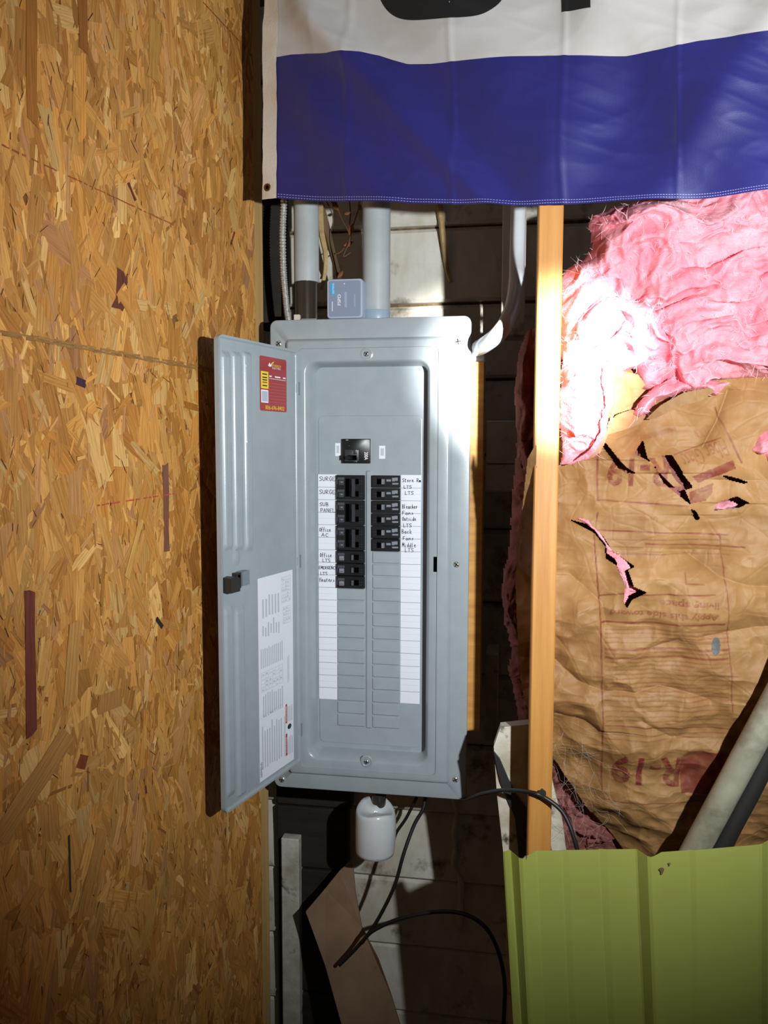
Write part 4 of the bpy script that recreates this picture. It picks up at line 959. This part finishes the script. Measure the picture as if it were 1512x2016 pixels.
def letO(mb):
    n = 96; Gd = []
    def sup(cx, cy, a, b, t, e): c, s = np.cos(t), np.sin(t); return cx+a*np.sign(c)*np.abs(c)**(2/e), cy+b*np.sign(s)*np.abs(s)**(2/e)
    t = np.linspace(0, 2*math.pi, n)
    for k in np.linspace(0, 1, 8):
        ox, oy = sup(868, -118, 133, 160, t, 3.6); ix, iy = sup(868, -118, 66, 98, t, 3.2); Gd.append(flag_pt(ox*(1-k)+ix*k, oy*(1-k)+iy*k + (868-(ox*(1-k)+ix*k))*.02, .0009))
    mb.grid(np.array(Gd), 'flag_black')
def letP(mb):
    U = np.linspace(1104, 1166, 16); mb.grid(np.array([flag_pt(U, 0*U+v*1.0-(U-1104)*.015, .0009) for v in np.linspace(21, -282, 80)]), 'flag_black')
    t = np.linspace(-math.pi/2, math.pi/2, 40); Gd = []
    for k in np.linspace(0, 1, 8): Gd.append(flag_pt(np.where(np.abs(np.sin(t)) > .999, 1160, 1240)+np.cos(t)**.7*(110*(1-k)+46*k), -182+np.sin(t)*(100*(1-k)+42*k), .0009))
    mb.grid(np.array(Gd), 'flag_black')
    for a, b in ((-282, -224), (-140, -82)):
        U = np.linspace(1160, 1242, 20); mb.grid(np.array([flag_pt(U, 0*U+v, .0010) for v in np.linspace(a, b, 14)]), 'flag_black')
letter('letter', letO)['label'] = 'black letter O'
letter('letter', letP)['label'] = 'black letter P'

# ================================================================ FOREGROUND RIGHT
# green ribbed metal sheet
YG0, YG1 = -.337, -.327
def gp(pxt, pyt, pxb, off):
    a, b = P(pxt, pyt, YG0), P(pxb, 2016, YG1); return a, b
prof = [(990, 1671, 1011, -.008), (993, 1671, 1014, -.009), (1003, 1675, 1024, .004), (1006, 1677, 1027, .004), (1021, 1680, 1040, -.012), (1028, 1681, 1046, -.013), (1034, 1678, 1051, -.012), (1054, 1676, 1070, .002), (1058, 1676, 1073, .003), (1104, 1676, 1119, .003), (1107, 1676, 1122, .0045), (1120, 1676, 1134, .003), (1178, 1675.5, 1195, .003), (1181, 1675.5, 1198, .0045), (1196, 1675.5, 1210, .003),
        (1251, 1675, 1266, .003), (1255, 1675, 1270, .002), (1272, 1679, 1284, -.012), (1279, 1680, 1290, -.013), (1284, 1679, 1296, -.012), (1300, 1671, 1308, -.011), (1350, 1667, 1358, -.011), (1354, 1666.5, 1362, -.0095), (1365, 1666, 1372, -.011), (1430, 1660, 1433, -.011), (1488, 1654.5, 1488, -.011), (1496, 1654, 1497, -.009), (1512, 1656, 1513, .003), (1530, 1658, 1531, .004), (1620, 1659, 1620, .004)]
Gd = []; sh = .0
tops, dirs = [], []
for a, b, c, off in prof:
    p, q = P(a, b, YG0), P(c, 2016, YG1); p[1] += off; q[1] += off; tops.append(p); dirs.append((q-p)/(p[2]-q[2]))
for v in np.linspace(0, 1, 40): Gd.append([p+dd*(p[2]-.002)*v + np.array([0, -.002*math.sin(v*9+i*.3), 0]) for i, (p, dd) in enumerate(zip(tops, dirs))])
Gd = np.array(Gd); mb = MB(); mb.grid(Gd, 'green_metal', False)
bk = Gd+np.array([0, .0008, 0]); mb.grid(bk[:, ::-1], 'green_metal', False)
nn = len(prof); mb.loops([list(Gd[0]), list(bk[0])], 'green_metal', smooth=False, closed=False); mb.loops([list(Gd[:, 0]), list(bk[:, 0])], 'green_metal', smooth=False, closed=False)
gm = empty('metal_sheet', (float(Gd[-1, :, 0].mean()), float(Gd[-1, :, 1].mean()), 0), 'lime green ribbed metal siding sheet standing in front of the insulation', 'metal sheet')
mb.build('sheet', gm, sharp=.3)
for a, b, s in ((1035, 1689, .004), (1303, 1715, .006), (1318, 1702, .003)):
    mb = MB(); q = P(a, b, YG0-.0135); mb.add([q+np.array([s*math.cos(t)*(.5+.3*math.sin(3*t)), 0, s*math.sin(t)]) for t in np.linspace(0, 2*math.pi, 9, endpoint=False)], [tuple(range(9))], 'old_wood'); mb.build('rust_spot', gm)
    pass
# leaning pipe and hose
mb = MB(); A, B = P(1330, 1745, -.245), P(1585, 1270, -.285); mb.tube([A + (B-A)*t for t in np.linspace(-.0, 1.2, 8)], .0205, 'pvc_dull', 28); tag(mb.build('leaning_pipe'), 'dull white plastic pipe leaning against the brown paper', 'pipe')
mb = MB(); pts = smooth_path([P(*p) for p in ((1382, 1745, -.228), (1432, 1640, -.237), (1482, 1545, -.246), (1532, 1440, -.255), (1600, 1290, -.268))], 30); mb.tube(pts, .0165, 'rubber_dull', 20); tag(mb.build('hose'), 'thick black hose behind the dull white leaning pipe', 'hose')
# dusty cobweb threads at the foot of the wool
mb = MB()
for i in range(70):
    a = P(random.uniform(1090, 1200), random.uniform(1440, 1640), YK-.05); pts = [a]
    dv_ = np.array([random.gauss(.3, 1), random.gauss(0, .2), random.gauss(-.9, .7)]); dv_ /= np.linalg.norm(dv_)
    for k in range(4): dv_ = dv_+np.array([random.gauss(0, .35), random.gauss(0, .1), random.gauss(0, .35)]); dv_ /= np.linalg.norm(dv_); pts.append(pts[-1]+dv_*.012)
    mb.tube(pts, .00016, 'web', 3, False)
wb_ = mb.build('cobweb_threads', ib); tag(wb_, kind='stuff')
